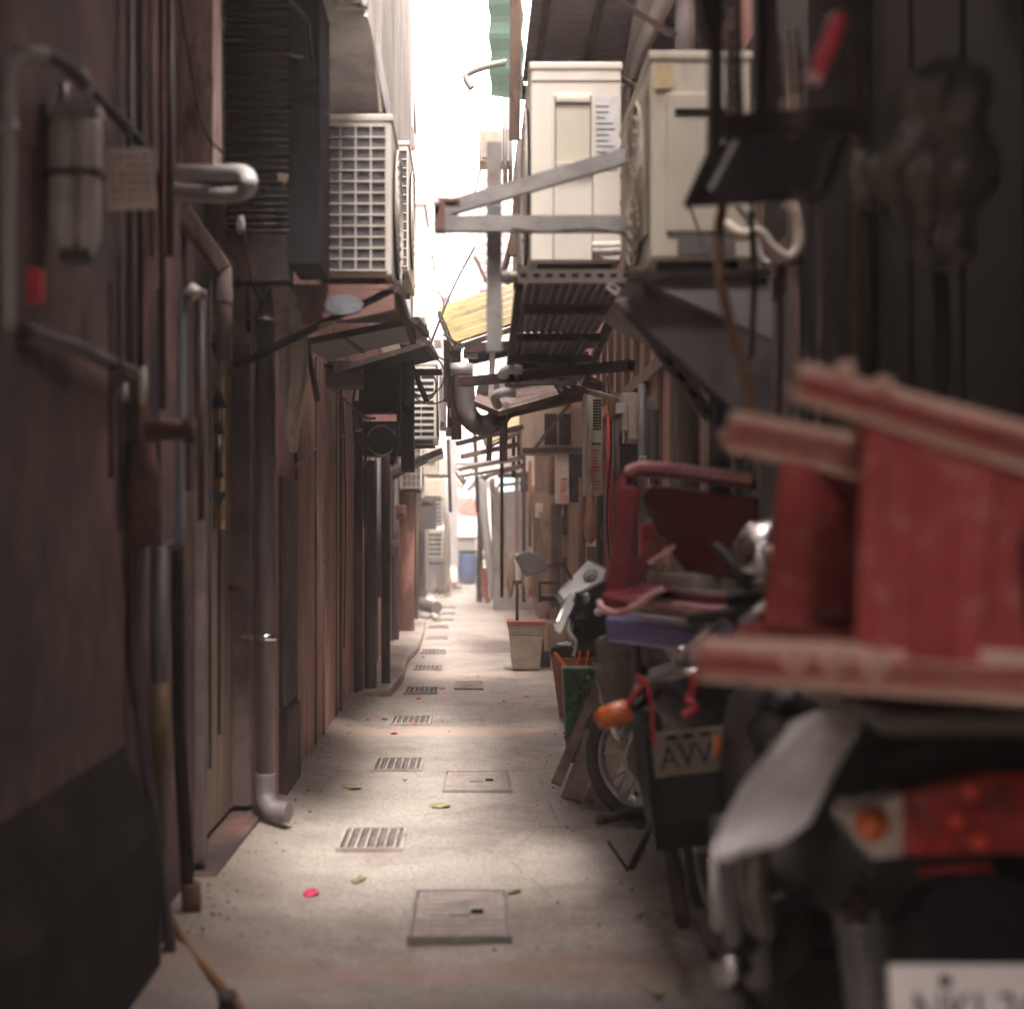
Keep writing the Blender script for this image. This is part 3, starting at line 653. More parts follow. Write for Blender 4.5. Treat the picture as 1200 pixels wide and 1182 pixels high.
# ================================================================== LEFT CLUTTER
def pipe(name, pts, r, m_, lab, cat='pipe', group=None, n=12, clips=None, cm='chrome', smooth_pts=True, band=None):
    """one pipe thing; clips = list of (point, radius factor) collars along it"""
    mb = MB(); mb.tube(bez(pts, 6) if smooth_pts and len(pts) > 2 else pts, r, n)
    if not clips and not band: return solo(name, mb, m_, lab, cat, group)
    p0 = Vector(pts[-1] if Vector(pts[-1]).z < Vector(pts[0]).z else pts[0])
    t = T(name, p0, lab, cat, group); pp = t.p('tube', mb, m_)
    for c_ in (clips or []):
        k = MB(); k.lathe([(r*1.02, -.012), (r*1.18, -.012), (r*1.18, .012), (r*1.02, .012)], c_, 16)
        k.cb(Vector(c_)+Vector((-r*1.2, 0, 0)), (r*1.2, .015, .02)); t.p('clip', k, cm)
    for (za, zb, bm_) in (band or []):
        k = MB(); k.tube([(p0.x, p0.y, za), (p0.x, p0.y, zb)], r*1.12, n); t.p('band', k, bm_)
    return t.r
def V(px, ya, yb, Y):
    a = P(px, ya, Y); b = P(px, yb, Y); return [a, b]

# near, very blurred group
pipe('wall_pipe', [P(10,385,2.8), P(10,200,2.8), P(12,95,2.8), P(24,66,2.8), P(52,64,2.85)], .014, 'pvc_pale', 'grey pipe with a bent top left of the twin canisters', clips=[P(10,150,2.8)], cm='galv')
pipe('rubber_hose', [P(22,64,2.82), P(58,66,2.95), P(88,86,3.1), P(112,112,3.3), P(140,140,3.5), P(165,168,3.7)], .016, 'rubber', 'black rubber hose arching down over the canisters', 'hose')
t = T('water_filter', P(88,300,3.2), 'pair of dusty white canisters strapped to the wall pipework', 'water filter')
for x_ in (74, 103):
    c = MB(); top, bt = P(x_,140,3.2), P(x_,298,3.2)
    c.lathe([(.001,top.z+.004),(.028,top.z),(.031,top.z-.02),(.030,bt.z+.08),(.026,bt.z+.03),(.016,bt.z),(.001,bt.z)], (top.x, 3.2, 0), 20); t.p('canister', c, 'white')
c = MB(); a = P(88,205,3.2); c.box((a.x-.065, 3.165, a.z-.006), (a.x+.065, 3.235, a.z+.006)); t.p('strap', c, 'darkiron')
c = MB(); a = P(88,132,3.2); c.box((a.x-.06, 3.17, a.z-.01), (a.x+.06, 3.23, a.z+.012)); c.tube([P(74,135,3.2), P(74,98,3.2)], .012, 10); c.tube([P(103,135,3.2), P(103,100,3.2), P(92,80,3.15)], .012, 10); t.p('manifold', c, 'galv')
c = MB(); c.cb(P(90,300,3.2), (.07,.04,.03)); t.p('drain_cap', c, 'pvc_dark')
t = T('notice_board', P(152,248,3.45), 'small faded notice tag with lines of print hung by the canisters', 'notice')
M_ = Matrix.Translation(P(152,210,3.45)) @ Matrix.Rotation(R(-4), 4, 'Y') @ Matrix.Rotation(R(12), 4, 'Z')
c = MB(); c.box((-.062,-.003,-.078),(.062,.003,.078), M_); t.p('board', c, 'tagpaper', bev=.002)
c = MB()
for k in range(6):
    for j in range(5):
        if rnd.random() < .85: c.box((-.045+j*.02, -.005, .052-k*.021), (-.045+j*.02+.006+.009*rnd.random(), -.0035, .056-k*.021), M_)
t.p('print', c, 'tagink')
c = MB(); c.tube([M_ @ Vector((.0,0,.078)), M_ @ Vector((.01,.03,.12)), P(160,150,3.6)], .002, 6); t.p('hanging_wire', c, 'rubber')
pipe('bent_conduit', bez([P(180,205,4.3)+Vector((-.06,.1,0)), P(205,204,4.3), P(255,203,4.28), P(284,203,4.2), P(292,214,4.12), P(284,226,4.2), P(250,228,4.3), P(205,224,4.4)]), .026, 'pvc_pale', 'thick grey conduit bent into a hairpin beside the notice tag')
for i, px in enumerate((152, 165, 190, 199)):
    pipe('wall_pipe', V(px, -40, [520, 470, 480, 300][i], 3.85+.12*i), [.010,.008,.011,.012][i], ['pvc_dark','darkiron','rust','pvc_dark'][i],
         ['thin black pipe running from the top edge, just right of the notice tag', 'thinner dark iron pipe next to the black one behind the notice tag', 'brown rusty pipe between two dark ones above the conduit', 'dark pipe tight against the peeling column'][i], group='dark upright pipes on the near left wall')
pipe('wall_pipe', V(178, -40, 300, 4.1), .007, 'orange_rust', 'thin orange-rust pipe in the dark gap at the top left')
m = MB(); a, b_ = P(207,-40,4.62), P(250,192,4.62); m.box((a.x, 4.62, b_.z), (b_.x, 4.78, a.z)); solo('wall_column', m, mat('peeling_paint', (.72,.55,.51), (.52,.36,.33), 5, .8, bump=.4, stain=(.15,.10,.10), sscale=6, samt=.45, streak=3), 'peeling pinkish column stub above the hairpin conduit', 'column', bev=.004)
m = MB(); m.tube(bez([P(208,-20,4.55), P(222,70,4.55), P(238,150,4.55), P(262,180,4.55)]), .004, 6); solo('cable', m, 'rubber', 'thin black cable slanting across the peeling column', 'cable')
# dark louvred box facing us
t = T('window_cage', P(300,318,5.05), 'dark slatted cage box jutting from the wall, left of the big air conditioner', 'window cage')
a, b_ = P(262,-60,5.05), P(338,270,5.05)
c = MB(); c.box((a.x, 5.1, b_.z), (b_.x, 5.42, a.z)); t.p('box', c, 'pvc_dark')
c = MB()
for k in range(40):
    z_ = b_.z + (a.z-b_.z)*k/40; c.box((a.x, 5.075, z_), (b_.x-.002*(k%3), 5.10, z_+.010))
t.p('slats', c, 'pvc_dark')
c = MB(); c.box((b_.x-.0, 5.06, b_.z-.12), (b_.x+.115, 5.40, a.z)); t.p('side_sheet', c, mat('violet_grey_sheet', (.020,.015,.020), (.012,.010,.012), 6, .9, spec=.1))
c = MB(); c.box((a.x, 5.08, b_.z-.18), (b_.x, 5.2, b_.z-.005)); t.p('bottom_tray', c, 'darkiron')
m = MB(); m.lathe([(.001,.03),(.012,.028),(.018,.0),(.016,-.025),(.001,-.035)], P(282,262,4.95), 14); solo('hanging_lamp', m, 'white', 'small pinkish pull-bulb hanging below the hairpin conduit', 'lamp')
m = MB(); m.cb(P(331,210,5.0), (.035,.03,.035), (0,.2,0)); solo('junction_box', m, 'wood', 'tiny brown box on the edge of the dark cage', 'box', bev=.004)
# diagonal duct and cloth-wrapped joints
t = T('wrapped_duct', P(262,380,4.75), 'pale wrapped duct coming down slantwise beside the hanging bulb', 'duct')
c = MB(); c.bar(P(212,248,4.7), P(262,318,4.75), .07, .06); t.p('slanted_run', c, 'wood', bev=.01)
c = MB(); c.tube([P(262,312,4.75), P(263,350,4.75), P(262,420,4.75)], [.028,.030,.026], 12); t.p('upright_run', c, 'tarp')
c = MB(); c.torus(P(262,355,4.75), .031, .004, Matrix.Rotation(R(90),4,'X'), 20, 6); c.torus(P(256,312,4.75), .031, .004, Matrix.Rotation(R(60),4,'X'), 20, 6); t.p('tie_wire', c, 'darkiron')
pipe('wall_pipe', bez([P(196,640,4.3), P(208,634,4.3), P(212,600,4.3), P(213,480,4.3), P(213,380,4.3), P(214,352,4.3), P(224,341,4.3), P(238,345,4.35)]), .016, 'pvc_blue', 'blue-grey pipe with hooked ends beside the rusty valve')
pipe('wall_pipe', V(186, 340, 640, 4.25), .010, 'pvc_blue', 'slim blue-grey pipe left of the hooked one')
m = MB(); m.tube([P(222,338,4.28), P(232,345,4.28)], .022, 10); solo('pipe_elbow', m, 'white', 'white elbow joint at the top of the hooked blue-grey pipe', 'pipe joint')
pipe('wall_pipe', [P(28,388,3.0), P(90,408,3.3), P(150,434,3.75), P(158,440,3.8)], .019, 'pvc_dark', 'dark pipe running along the near wall towards the rusty valve', clips=None)
for i, (px, py, s_) in enumerate([(143,450,.014),(167,430,.010)]):
    m = MB(); m.tube([P(px,py,3.7), P(px+1,py+ (20 if i == 0 else 45),3.7)], s_, 10); solo('tap_spout', m, 'white', ['small white tap spout under the dark wall pipe','longer white tap spout beside the short one'][i], 'tap')
# rusty valve
t = T('gate_valve', P(170,640,3.95), 'rust-brown gate valve and wrapped joint on the near left pipes', 'valve')
c = MB(); c.tube([P(160,440,3.95), P(163,470,3.95), P(164,520,3.95), P(170,560,3.95), P(168,640,3.95)], [.02,.022,.034,.05,.035], 14); t.p('body', c, 'rust')
c = MB(); c.tube([P(172,505,3.9), P(222,503,3.9)], [.030,.028], 14); c.tube([P(222,490,3.88),P(222,520,3.88)], .018, 10); c.tube([P(219,505,3.88),P(221,575,3.88)], .008, 8); t.p('side_branch', c, 'rust')
c = MB(); M_ = Matrix.Rotation(R(90),4,'X'); c.torus(P(190,498,3.86), .042, .006, M_, 20, 6)
c.bar(P(178,498,3.86), P(202,498,3.86), .008); t.p('handwheel', c, 'rust')
pipe('wall_pipe', [P(165,640,3.95), P(160,700,3.95), P(158,760,3.95), P(166,850,3.95), P(186,1000,4.0), P(197,1090,4.02), P(200,1140,4.05)], .018, 'pvc_dark', 'dark pipe dropping from the rusty valve to the floor by the brown hose')
pipe('wall_pipe', [P(163,640,4.0), P(158,780,4.0), P(150,790,4.0)], .030, 'tarp', 'mauve-brown cloth sleeve around the pipe below the valve', 'pipe sleeve')
yb = 4.12
pipe('wall_pipe', [P(186,640,yb), P(186,1135,yb)], .027, 'pvc_dark', 'thick dark pipe with a yellow painted length, left of the door frame', smooth_pts=False, band=[(P(0,930,yb).z, P(0,800,yb).z, 'yellow_tape')])
pipe('wall_pipe', [P(208,640,4.35), P(210,840,4.38), P(218,1000,4.42), P(222,1085,4.45)], .022, 'plinth', 'black pipe leaning to the floor just left of the door sill', band=None)
m = MB(); m.tube([P(224,1035,4.42), P(226,1092,4.44)], .030, 12); solo('pipe_socket', m, 'rust', 'brown clay socket around the foot of the black leaning pipe', 'pipe joint')
for i, (px, ya, yb_, Y, r_, mm_) in enumerate([(130,330,560,3.55,.007,'rubber'),(141,300,620,3.6,.005,'rubber'),(236,345,610,4.7,.012,'pvc_dark'),(246,330,900,4.9,.006,'rubber')]):
    pipe('cable', V(px, ya, yb_, Y), r_, mm_, ['black cable left of the rusty valve pipes','thinner black cable beside the first on the near wall','dark upright pipe behind the hooked blue-grey pipe','black wire hanging down the door frame'][i], 'cable')
m = MB(); m.cb(P(42,335,2.95), (.03,.03,.07)); solo('red_tag', m, 'brightred', 'blurred red tag on the pipe near the left edge', 'tag')
# gap window with wrought ornament
t = T('wrought_grille', P(257,800,5.1), 'narrow wrought-iron bar of arrow shapes before a strip coloured as warm light by the door', 'window grille')
c = MB(); a, b_ = P(248,430,5.14), P(263,620,5.14); c.box((a.x,5.14,b_.z),(b_.x,5.15,a.z)); t.p('warm_light_pane', c, 'bulb')  # amber colour stands in for warm light through the gap
c = MB(); c.tube([P(257,385,5.1), P(257,860,5.1)], .006, 8)
for (py, up, s_) in ((400,-1,14),(478,1,13),(508,1,9),(576,-1,11),(560,1,8)):
    w_ = s_/F*5.1*.8
    p = P(257,py,5.1); c.prism([p+Vector((-w_,-.006,0)), p+Vector((w_,-.006,0)), p+Vector((0,-.006,up*w_*2.4))], (0,.012,0))
c.torus(P(257,395,5.1), .016, .004, None, 16, 6); c.tube([P(257,510,5.1), P(257,555,5.1)], .013, 8); t.p('bars', c, 'black')
# big downpipe with elbow
t = T('drain_pipe', P(312,965,6.0), 'thick grey drainpipe with bright clips and an elbow onto the floor', 'drainpipe')
c = MB(); c.tube([P(311,300,5.85), P(311,925,5.85)], .041, 20); t.p('tube', c, 'pvc')
c = MB(); c.tube(bez([P(311,905,5.85), P(311,928,5.85), P(314,943,5.83), P(322,950,5.82), P(338,952,5.80)]), .045, 18); t.p('elbow', c, 'pvc')
for py in (372, 746):
    c = MB(); q = P(311,py,5.85); c.lathe([(.042,-.014),(.049,-.014),(.049,.014),(.042,.014)], q, 20); c.box((q.x-.10,5.85,q.z-.008),(q.x-.04,5.87,q.z+.008)); t.p('clip', c, 'chrome')
# other strips behind it
for i, (px, w_, ya, yb_, Y, mm_, lb) in enumerate([(277,.05,320,955,5.98,'plaster_far','pinkish door jamb strip just left of the thick drainpipe'),(292,.018,330,950,6.02,'dark','black gap strip left of the thick drainpipe'),
     (331,.06,505,660,6.9,'shade_sheet','grey-green sheet strip right of the drainpipe'),(331,.06,664,830,6.9,'pvc_dark','lower darker sheet strip right of the drainpipe')]):
    c = MB(); a, b_ = P(px,ya,Y), P(px,yb_,Y); c.box((a.x-w_/2, Y, max(b_.z,.03)), (a.x+w_/2, Y+.03, a.z)); solo('wall_strip', c, mm_, lb, 'wall strip')
# plastic sheet bag hanging
def sheet(name, outline, Y, m_, lab, cat, amp=.03, thick=.004, group=None):
    """crumpled sheet: outline = rows of (pxL, pxR, py) from top to bottom"""
    c = MB(); n = 12; rows = []
    for k in range(len(outline)-1):
        for q in range(4):
            t_ = q/4; a, b_ = outline[k], outline[k+1]; rows.append([a[i]*(1-t_)+b_[i]*t_ for i in range(3)])
    rows.append(list(outline[-1])); ph = rnd.uniform(0,6)
    fr = []; bk = []
    for r_, (l, rr_, y_) in enumerate(rows):
        for k in range(n+1):
            u = k/n; p = P(l+(rr_-l)*u, y_, Y); d = amp*(math.sin(u*11+ph+r_*.25)+.6*math.sin(u*23+r_*.7+ph*2))
            fr.append(p+Vector((0,d,0))); bk.append(p+Vector((0,d+thick,0)))
    m_n = n+1; R_ = len(rows); vs = fr+bk; o = len(fr); fs = []
    for r_ in range(R_-1):
        for k in range(n):
            i = r_*m_n+k; fs += [(i,i+1,i+m_n+1,i+m_n),(o+i,o+i+m_n,o+i+m_n+1,o+i+1)]
        i = r_*m_n; j = i+n; fs += [(i,i+m_n,o+i+m_n,o+i),(j,o+j,o+j+m_n,j+m_n)]
    for k in range(n): fs += [(k,o+k,o+k+1,k+1)]; i=(R_-1)*m_n+k; fs += [(i,i+1,o+i+1,o+i)]
    c.add(vs, fs, True); return solo(name, c, m_, lab, cat, group)
sheet('plastic_bag', [(318,330,300),(314,342,330),(320,356,352),(324,362,380),(327,361,450),(331,352,500),(339,348,530)], 5.7, 'bag', 'pale crumpled plastic bag hanging beside the thick drainpipe', 'plastic bag', .014)
pipe('conduit', [P(377,430,8.4), P(378,600,8.4), P(379,872,8.3)], .012, 'pvc', 'thin grey conduit down the pink wall to the floor', 'conduit', clips=[P(378,665,8.38), P(379,862,8.3)], cm='galv')
# shelf sheet below big left AC
t = T('shelf_bracket', P(415,375,5.5), 'rusty red shelf with flaked grey patches under the big left air conditioner', 'shelf bracket')
a, b_ = P(340,332,5.42), P(462,352,5.42)
c = MB(); c.box((a.x, 5.42, a.z-.022), (b_.x, 6.32, a.z-.004)); c.prism([P(345,337,5.41), P(462,340,5.41), P(462,362,5.41), P(420,372,5.41), P(355,380,5.41)], (0,.02,0)); t.p('tray', c, 'signpaint')
c = MB()
for (cx, w_) in ((402,26),(356,9)):
    q = P(cx,357,5.409); c.lathe([(.001,0),(.040,0),(.040,.002),(.001,.002)], q, 18, Matrix.Diagonal((w_/13,1,1,1)) @ Matrix.Rotation(R(90),4,'X'), smooth=False)
t.p('flaked_paint', c, 'bluegrey')
c = MB(); c.bar((b_.x+.01,5.42,a.z-.02),(b_.x+.01,6.9,a.z-.02),.03,.045); c.bar((b_.x+.01,5.42,a.z-.02),(WL+.05,5.42,a.z-.33),.02,.03); t.p('angle_iron', c, 'darkiron')
c = MB()
for k in range(7): c.cb((b_.x-.008, 5.55+k*.2, a.z-.02), (.004,.05,.014))
t.p('slots', c, 'white')
# dark awning plates
def plate3(name, quad, th, m_, lab, cat, group=None):
    q = [Vector(v) for v in quad]; n = (q[1]-q[0]).cross(q[2]-q[0]).normalized()*th
    c = MB(); c.prism(q, n); return solo(name, c, m_, lab, cat, group)
t = T('sheet_awning', (-.8,6.2,2.1), 'dark sloping sheet awning below the shelf of the big left air conditioner', 'awning')
c = MB(); q = [P(352,402,5.8), P(487,375,6.3), P(500,392,7.6), P(385,420,7.6)]; c.prism(q, (0,0,-.012)); t.p('sheet', c, 'pvc_dark')
c = MB(); c.bar(q[0], q[1], .03); c.bar(q[1], q[2], .03); c.bar(P(400,392,5.9), P(425,412,7.4), .02); c.bar(P(360,402,5.8), P(372,470,5.9), .02); t.p('frame', c, 'darkiron')
t = T('sheet_awning', (-.8,8.0,1.9), 'second dark awning with cables behind the first on the left', 'awning')
c = MB(); q = [P(400,432,7.8), P(500,402,7.9), P(512,420,10.6), P(430,440,10.6)]; c.prism(q, (0,0,-.012)); t.p('sheet', c, 'dark')
c = MB(); c.bar(q[0], q[1], .03); c.bar(q[1], q[2], .035); c.box((P(470,0,8).x,8,P(0,404,8).z),(P(500,0,8).x,8.1,P(0,380,8).z)); t.p('frame', c, 'darkiron')
t = T('sheet_awning', (-.6,11,1.9), 'pale grey sheet awning under the white slatted air conditioner', 'awning')
c = MB(); q = [P(458,548,11.0), P(518,524,10.8), P(520,534,13.6), P(470,550,13.8)]; c.prism(q, (0,0,-.03)); t.p('sheet', c, 'galv')
c = MB(); c.bar(q[0]-Vector((0,0,.05)), q[1]-Vector((0,0,.03)), .03, .04); c.bar(P(460,560,11), P(500,540,11.2), .025); t.p('frame', c, 'steel')
# dark bundled boxes, meters beneath awnings
for i, (px, py, w_, h_, Y, mm_, lb) in enumerate([(446,458,48,52,9.0,'dark','black meter cabinet under the dark awnings'),(448,515,44,40,9.4,'black','black gas meter hanging below the meter cabinet'),(405,440,40,30,8.6,'pvc_dark','dark duct box against the wall left of the meter cabinet'),
     (478,478,14,150,9.6,'dark','tall black duct box left of the white slatted air conditioner'),(505,540,18,34,14.0,'beige2','small cream box past the grey awning'),(500,590,22,60,20,'pvc_dark','dark pipe box beside the ground air conditioners')]):
    s_ = Y/F; q = P(px,py,Y); c = MB(); c.cb(q, (w_*s_, .22, h_*s_)); c.cb(q+Vector((0,-.12,h_*s_*.2)), (w_*s_*.6,.03,h_*s_*.4)); solo('meter_box', c, mm_, lb, 'meter box', bev=.008)
m = MB(); M_ = Matrix.Rotation(R(90),4,'X'); m.torus(P(447,516,9.25), .10, .006, None, 24, 6); solo('meter_ring', m, 'galv', 'round metal ring on the black gas meter', 'ring')
# looping cables near second left unit
t = T('cable_coil', P(500,500,10.6), 'looping black cables hanging over the white slatted air conditioner', 'cable coil')
for k, (cx, cy, rr_) in enumerate([(498,440,.16),(492,452,.13),(505,445,.19)]):
    c = MB(); c.torus(P(cx,cy,10.7+.03*k), rr_, .007, Matrix.Rotation(R(-15+14*k),4,'Z'), 30, 6); t.p('loop', c, 'rubber')
c = MB(); c.bar(P(455,437,10.6), P(518,436,10.6), .035, .05); t.p('rail', c, 'black')
for i, pts in enumerate([[P(420,560,8.8),P(414,470,8.7),P(430,440,8.6),P(470,425,8.8)],[P(390,455,8.2),P(425,487,8.6),P(440,490,9)],[P(505,402,9),P(530,340,9.5),P(556,290,10)],[P(556,230,12),P(575,140,12),P(590,60,12),P(600,0,12)],[P(440,470,9),P(410,440,8.7),P(380,428,8.4)]]):
    c = MB(); c.tube(bez(pts), .008 if i < 3 else .01, 6)
    solo('cable', c, 'rubber' if i != 3 else 'cream_pipe', ['black cable curving up below the dark awnings','short cable slung left of the meter cabinet','pale cable rising from the awnings toward the steel arm','slender cord slanting across the open sky','dark cable curving behind the meter boxes'][i], 'cable')
# dark uprights mid left
for i, (px, ya, yb_, Y, r_, mm_) in enumerate([(420,470,828,10.4,.035,'plaster'),(434,540,822,10.6,.05,'pvc_dark'),(452,535,816,10.9,.036,'darkiron'),(443,520,700,11.4,.03,'pvc'),(463,545,756,15.2,.045,'pvc_dark'),(476,560,745,16.5,.10,'plaster_far'),(487,600,728,19,.035,'yellow_tape')]):
    pipe('drain_pipe' if i not in (5,) else 'wall_post', V(px, ya, yb_, Y), r_, mm_, ['brown pilaster pipe before the dark pair on the left wall','thick dark downpipe reaching the floor, left of its thinner twin','black downpipe ending at the floor by the raised kerb','grey pipe between the two dark downpipes','dark pipe past the kerb start','broad brown post by the kerb','thin yellowish pipe behind the grey elbow pipe'][i],
         'post' if i == 5 else 'drainpipe', n=16)
pipe('drain_pipe', [P(491,590,20.5), P(492,690,20.5), P(495,706,20.4), P(512,712,20)], .09, 'pvc', 'grey downpipe with elbow by the fallen white board', 'drainpipe')
m = MB(); m.prism([P(496,702,21.5), P(507,699,21.5), P(518,718,21), P(508,720,21)], (0,.3,0)); solo('fallen_board', m, 'white', 'pale board propped against the grey elbow pipe', 'board')
for i in range(6):
    q = G(505+rnd.uniform(-9,14), 722+rnd.uniform(-10,3), .04); c = MB(); c.cb(q, (.16,.2,.08), (rnd.random(),rnd.random(),rnd.random())); solo('rubble_lump', c, 'concrete', ['flat','small','jagged','pale','tilted','rounded'][i]+' cement lump in the heap by the pale board', 'rubble', 'rubble by the pale board', bev=.03)
# dry twigs
c = MB()
for k in range(46):
    p = Vector((rnd.uniform(-.95,-.55), rnd.uniform(26,28.5), .05)); d = Vector((rnd.uniform(-.4,.6), rnd.uniform(-.4,.4), rnd.uniform(.02,.35)))
    c.tube([p, p+d*.5+Vector((0,0,.05)), p+d+Vector((0,0,-.02))], [.012,.009,.004], 5)
tag(mk('dry_twigs', c, 'wood'), 'heap of dry twigs on the floor below the ground air conditioners', 'twigs', kind='stuff')
c = MB(); c.box((-1.0, 27.3, .03), (-.55, 28.5, .62)); c.box((-1.0,27.28,.64),(-.53,28.5,.72)); solo('wooden_stand', c, 'shade_sheet', 'dark base stand beneath the two stacked ground air conditioners', 'stand')
# extra upper-left things against the sky
for i, (x0_, x1_, ya, yb_, Y, mm_, lb) in enumerate([(455,466,-30,95,12.0,'pale_wall','pale wall strip high up on the left'),(466,474,-60,60,13,'soffit','grey hanging panel high against the sky'),
      (484,497,240,372,13,'pale_wall','white pier right of the slim air conditioner'),(499,506,300,400,16,'pale_wall','narrow white pier farther on'),(507,516,310,398,19,'pale_wall','whitewashed pier before the green netting'),(516,526,350,470,22,'soffit','far grey pier by the opening')]):
    a, b_ = P(x0_,ya,Y), P(x1_,yb_,Y); c = MB(); c.box((a.x,Y,b_.z),(b_.x,Y+1.0,a.z)); c.box((a.x-.02,Y-.02,a.z),(b_.x+.02,Y+1,a.z+.05)); solo('wall_pier', c, mm_, lb, 'pier')
def lattice(name, x0_, x1_, ya, yb_, Y, m_, lab, fr='white', step=.09):
    a, b_ = P(x0_,ya,Y), P(x1_,yb_,Y); t = T(name, ((a.x+b_.x)/2,Y,b_.z), lab, 'window grille' if 'grille' in name else 'netting')
    c = MB(); w_, h_ = b_.x-a.x, a.z-b_.z
    for s_ in (1,-1):
        k = -h_
        while k < w_:
            u0 = max(0, k); u1 = min(w_, k+h_)
            za, zb = (u0-k), (u1-k)
            xa, xb = (a.x+u0, a.x+u1) if s_ > 0 else (b_.x-u0, b_.x-u1)
            if u1-u0 > .01: c.bar((xa,Y+.004*s_,b_.z+za),(xb,Y+.004*s_,b_.z+zb),.010)
            k += step
    t.p('mesh', c, m_); c = MB()
    for p_, q_ in (((a.x,Y,a.z),(b_.x,Y,a.z)),((a.x,Y,b_.z),(b_.x,Y,b_.z)),((a.x,Y,b_.z),(a.x,Y,a.z)),((b_.x,Y,b_.z),(b_.x,Y,a.z))): c.bar(p_, q_, .03)
    t.p('frame', c, fr)
lattice('window_grille', 456, 472, 20, 92, 12.8, 'white', 'pale diamond-mesh window grille high on the left against the sky')
lattice('green_netting', 499, 529, 262, 302, 17, 'mesh_green', 'light green diamond netting left of the steel arm end', 'mesh_green', .07)
lattice('window_grille', 534, 546, 275, 312, 17, 'darkiron', 'small brown diamond grille below the steel arm', 'white', .07)
m = MB(); a = P(388,0,4.9); m.tube([P(392,-30,5.0), P(396,4,5.0), P(427,8,5.0), P(432,-30,5.0)], .02, 10); m.cb(P(410,-4,5.05), (.12,.10,.07)); solo('lamp_housing', m, 'white', 'white fixture poking in at the top edge, under the concrete overhang', 'fixture', bev=.01)
for i, pts in enumerate([[P(338,0,4.75),P(361,26,4.85),P(364,60,4.95),P(378,120,5.2),P(384,136,5.35)],[P(330,62,4.9),P(345,66,5.0),P(362,67,5.1)],[P(428,18,5.3),P(438,60,5.5),P(446,130,5.8)]]):
    c = MB(); c.tube(bez(pts), .006 if i != 2 else .009, 6); solo('cable', c, 'rubber' if i != 2 else 'white', ['black wire running down the concrete overhang to the big left air conditioner','short wire stub on the left overhang','white cord along the edge of the left overhang'][i], 'cable')
for i in range(3):
    c = MB(); q = [P(449+i*4, 150+i*30, 7.5), P(456+i*3, 190+i*40, 8), P(461+i, 250+i*30, 8.4)]; c.tube(bez(q), .015, 8)
    solo('cable', c, 'white', ['white cord bundle above the slim air conditioner','second white cord beside the slim air conditioner','lowest white cord on the slim air conditioner'][i], 'cable')

# ================================================================== RIGHT CLUTTER
# steel triangular arm
t = T('steel_bracket', P(735,262,4.8), 'long rusty-grey triangular steel arm reaching across the alley with a post', 'steel bracket')
c = MB(); c.bar(P(512,263,4.8), P(738,263,4.8), .045, .055); t.p('lower_arm', c, 'steel')
c = MB(); c.bar(P(520,246,4.8), P(738,182,4.8), .045, .052); t.p('upper_arm', c, 'steel')
c = MB(); a = P(515,0,4.8); c.box((a.x-.018, 4.765, P(0,272,4.8).z), (a.x+.020, 4.835, P(0,234,4.8).z)); c.box((a.x, 4.77, P(0,239,4.8).z), (a.x+.07, 4.83, P(0,234,4.8).z)); t.p('end_plate', c, 'signpaint', label='rust-stained end plate')
c = MB(); c.lathe([(.001,0),(.012,0),(.012,.01),(.001,.01)], P(511,238,4.76), 10, Matrix.Rotation(R(90),4,'X')); t.p('bolt', c, 'white')
c = MB(); c.bar(P(579,412,4.88), P(579,168,4.88), .055, .04); c.bar(P(586,395,4.90), P(582,200,4.90), .02, .03); t.p('post', c, 'steel')
# slotted angle shelf
t = T('slotted_shelf', P(670,330,4.9), 'slotted angle-iron shelf with corrugated underside below the tall air conditioner', 'shelf')
za = P(0,320,4.9).z; xa, xb = P(606,0,4.9).x, P(741,0,4.9).x
def slotted(c, d, p, q, w_, th, n_):
    p = Vector(p); q = Vector(q); c.bar(p, q, th, w_)
    for k in range(n_):
        m_ = p.lerp(q, (k+.5)/n_); dd = (q-p).normalized(); L_ = (q-p).length/n_*.5
        d.bar(m_-dd*L_/2+Vector((0,-th*.52,0)), m_+dd*L_/2+Vector((0,-th*.52,0)), th*.15, w_*.28)
c = MB(); d = MB(); slotted(c, d, (xa,4.9,za-.012), (xb,4.9,za-.012), .045, .03, 9); ra = t.p('front_rail', c, 'white'); t.p('slots', d, 'dark', ra)
c = MB(); c.bar((xa+.01,4.92,za-.03),(xa+.05,8.3,za-.03),.03,.05); c.bar((xb-.02,4.92,za-.03),(xb+.1,8.3,za-.03),.03,.04)
for yy in (5.5,6.3,7.1,8.2): c.bar((xa+.03,yy,za-.035),(xb+.05,yy,za-.035),.04,.035)
t.p('side_rail', c, 'darkiron')
c = MB(); c.corr((xa+.04,5.0,za-.005),(xb,5.0,za-.005),(xa+.04,6.4,za-.005),11,.012,.004); c.corr((xa+.06,6.55,za-.005),(xb,6.55,za-.005),(xa+.06,7.9,za-.005),11,.012,.004); t.p('deck', c, 'pvc')
c = MB(); d = MB(); slotted(c, d, P(712,333,4.88), P(738,352,4.88), .03, .02, 2); slotted(c, d, P(741,350,4.88), P(736,333,4.88), .03, .02, 1); t.p('gusset', c, 'white'); t.p('gusset_slots', d, 'dark')
c = MB(); c.tube([P(583,325,4.95), P(608,325,4.95)], [.022,.020], 12); c.tube([P(592,325,4.95), P(598,325,4.95)], .027, 12); solo('pipe_stub', c, 'white', 'white capped pipe stub at the outer end of the slotted shelf', 'pipe joint')
t = T('angle_strut', P(832,488,4.7), 'slotted diagonal strut from the shelf down to the grey pipes', 'strut')
c = MB(); d = MB(); slotted(c, d, P(748,375,4.7), P(833,490,4.7), .05, .02, 6); t.p('strut', c, 'steel'); t.p('slots', d, 'dark')
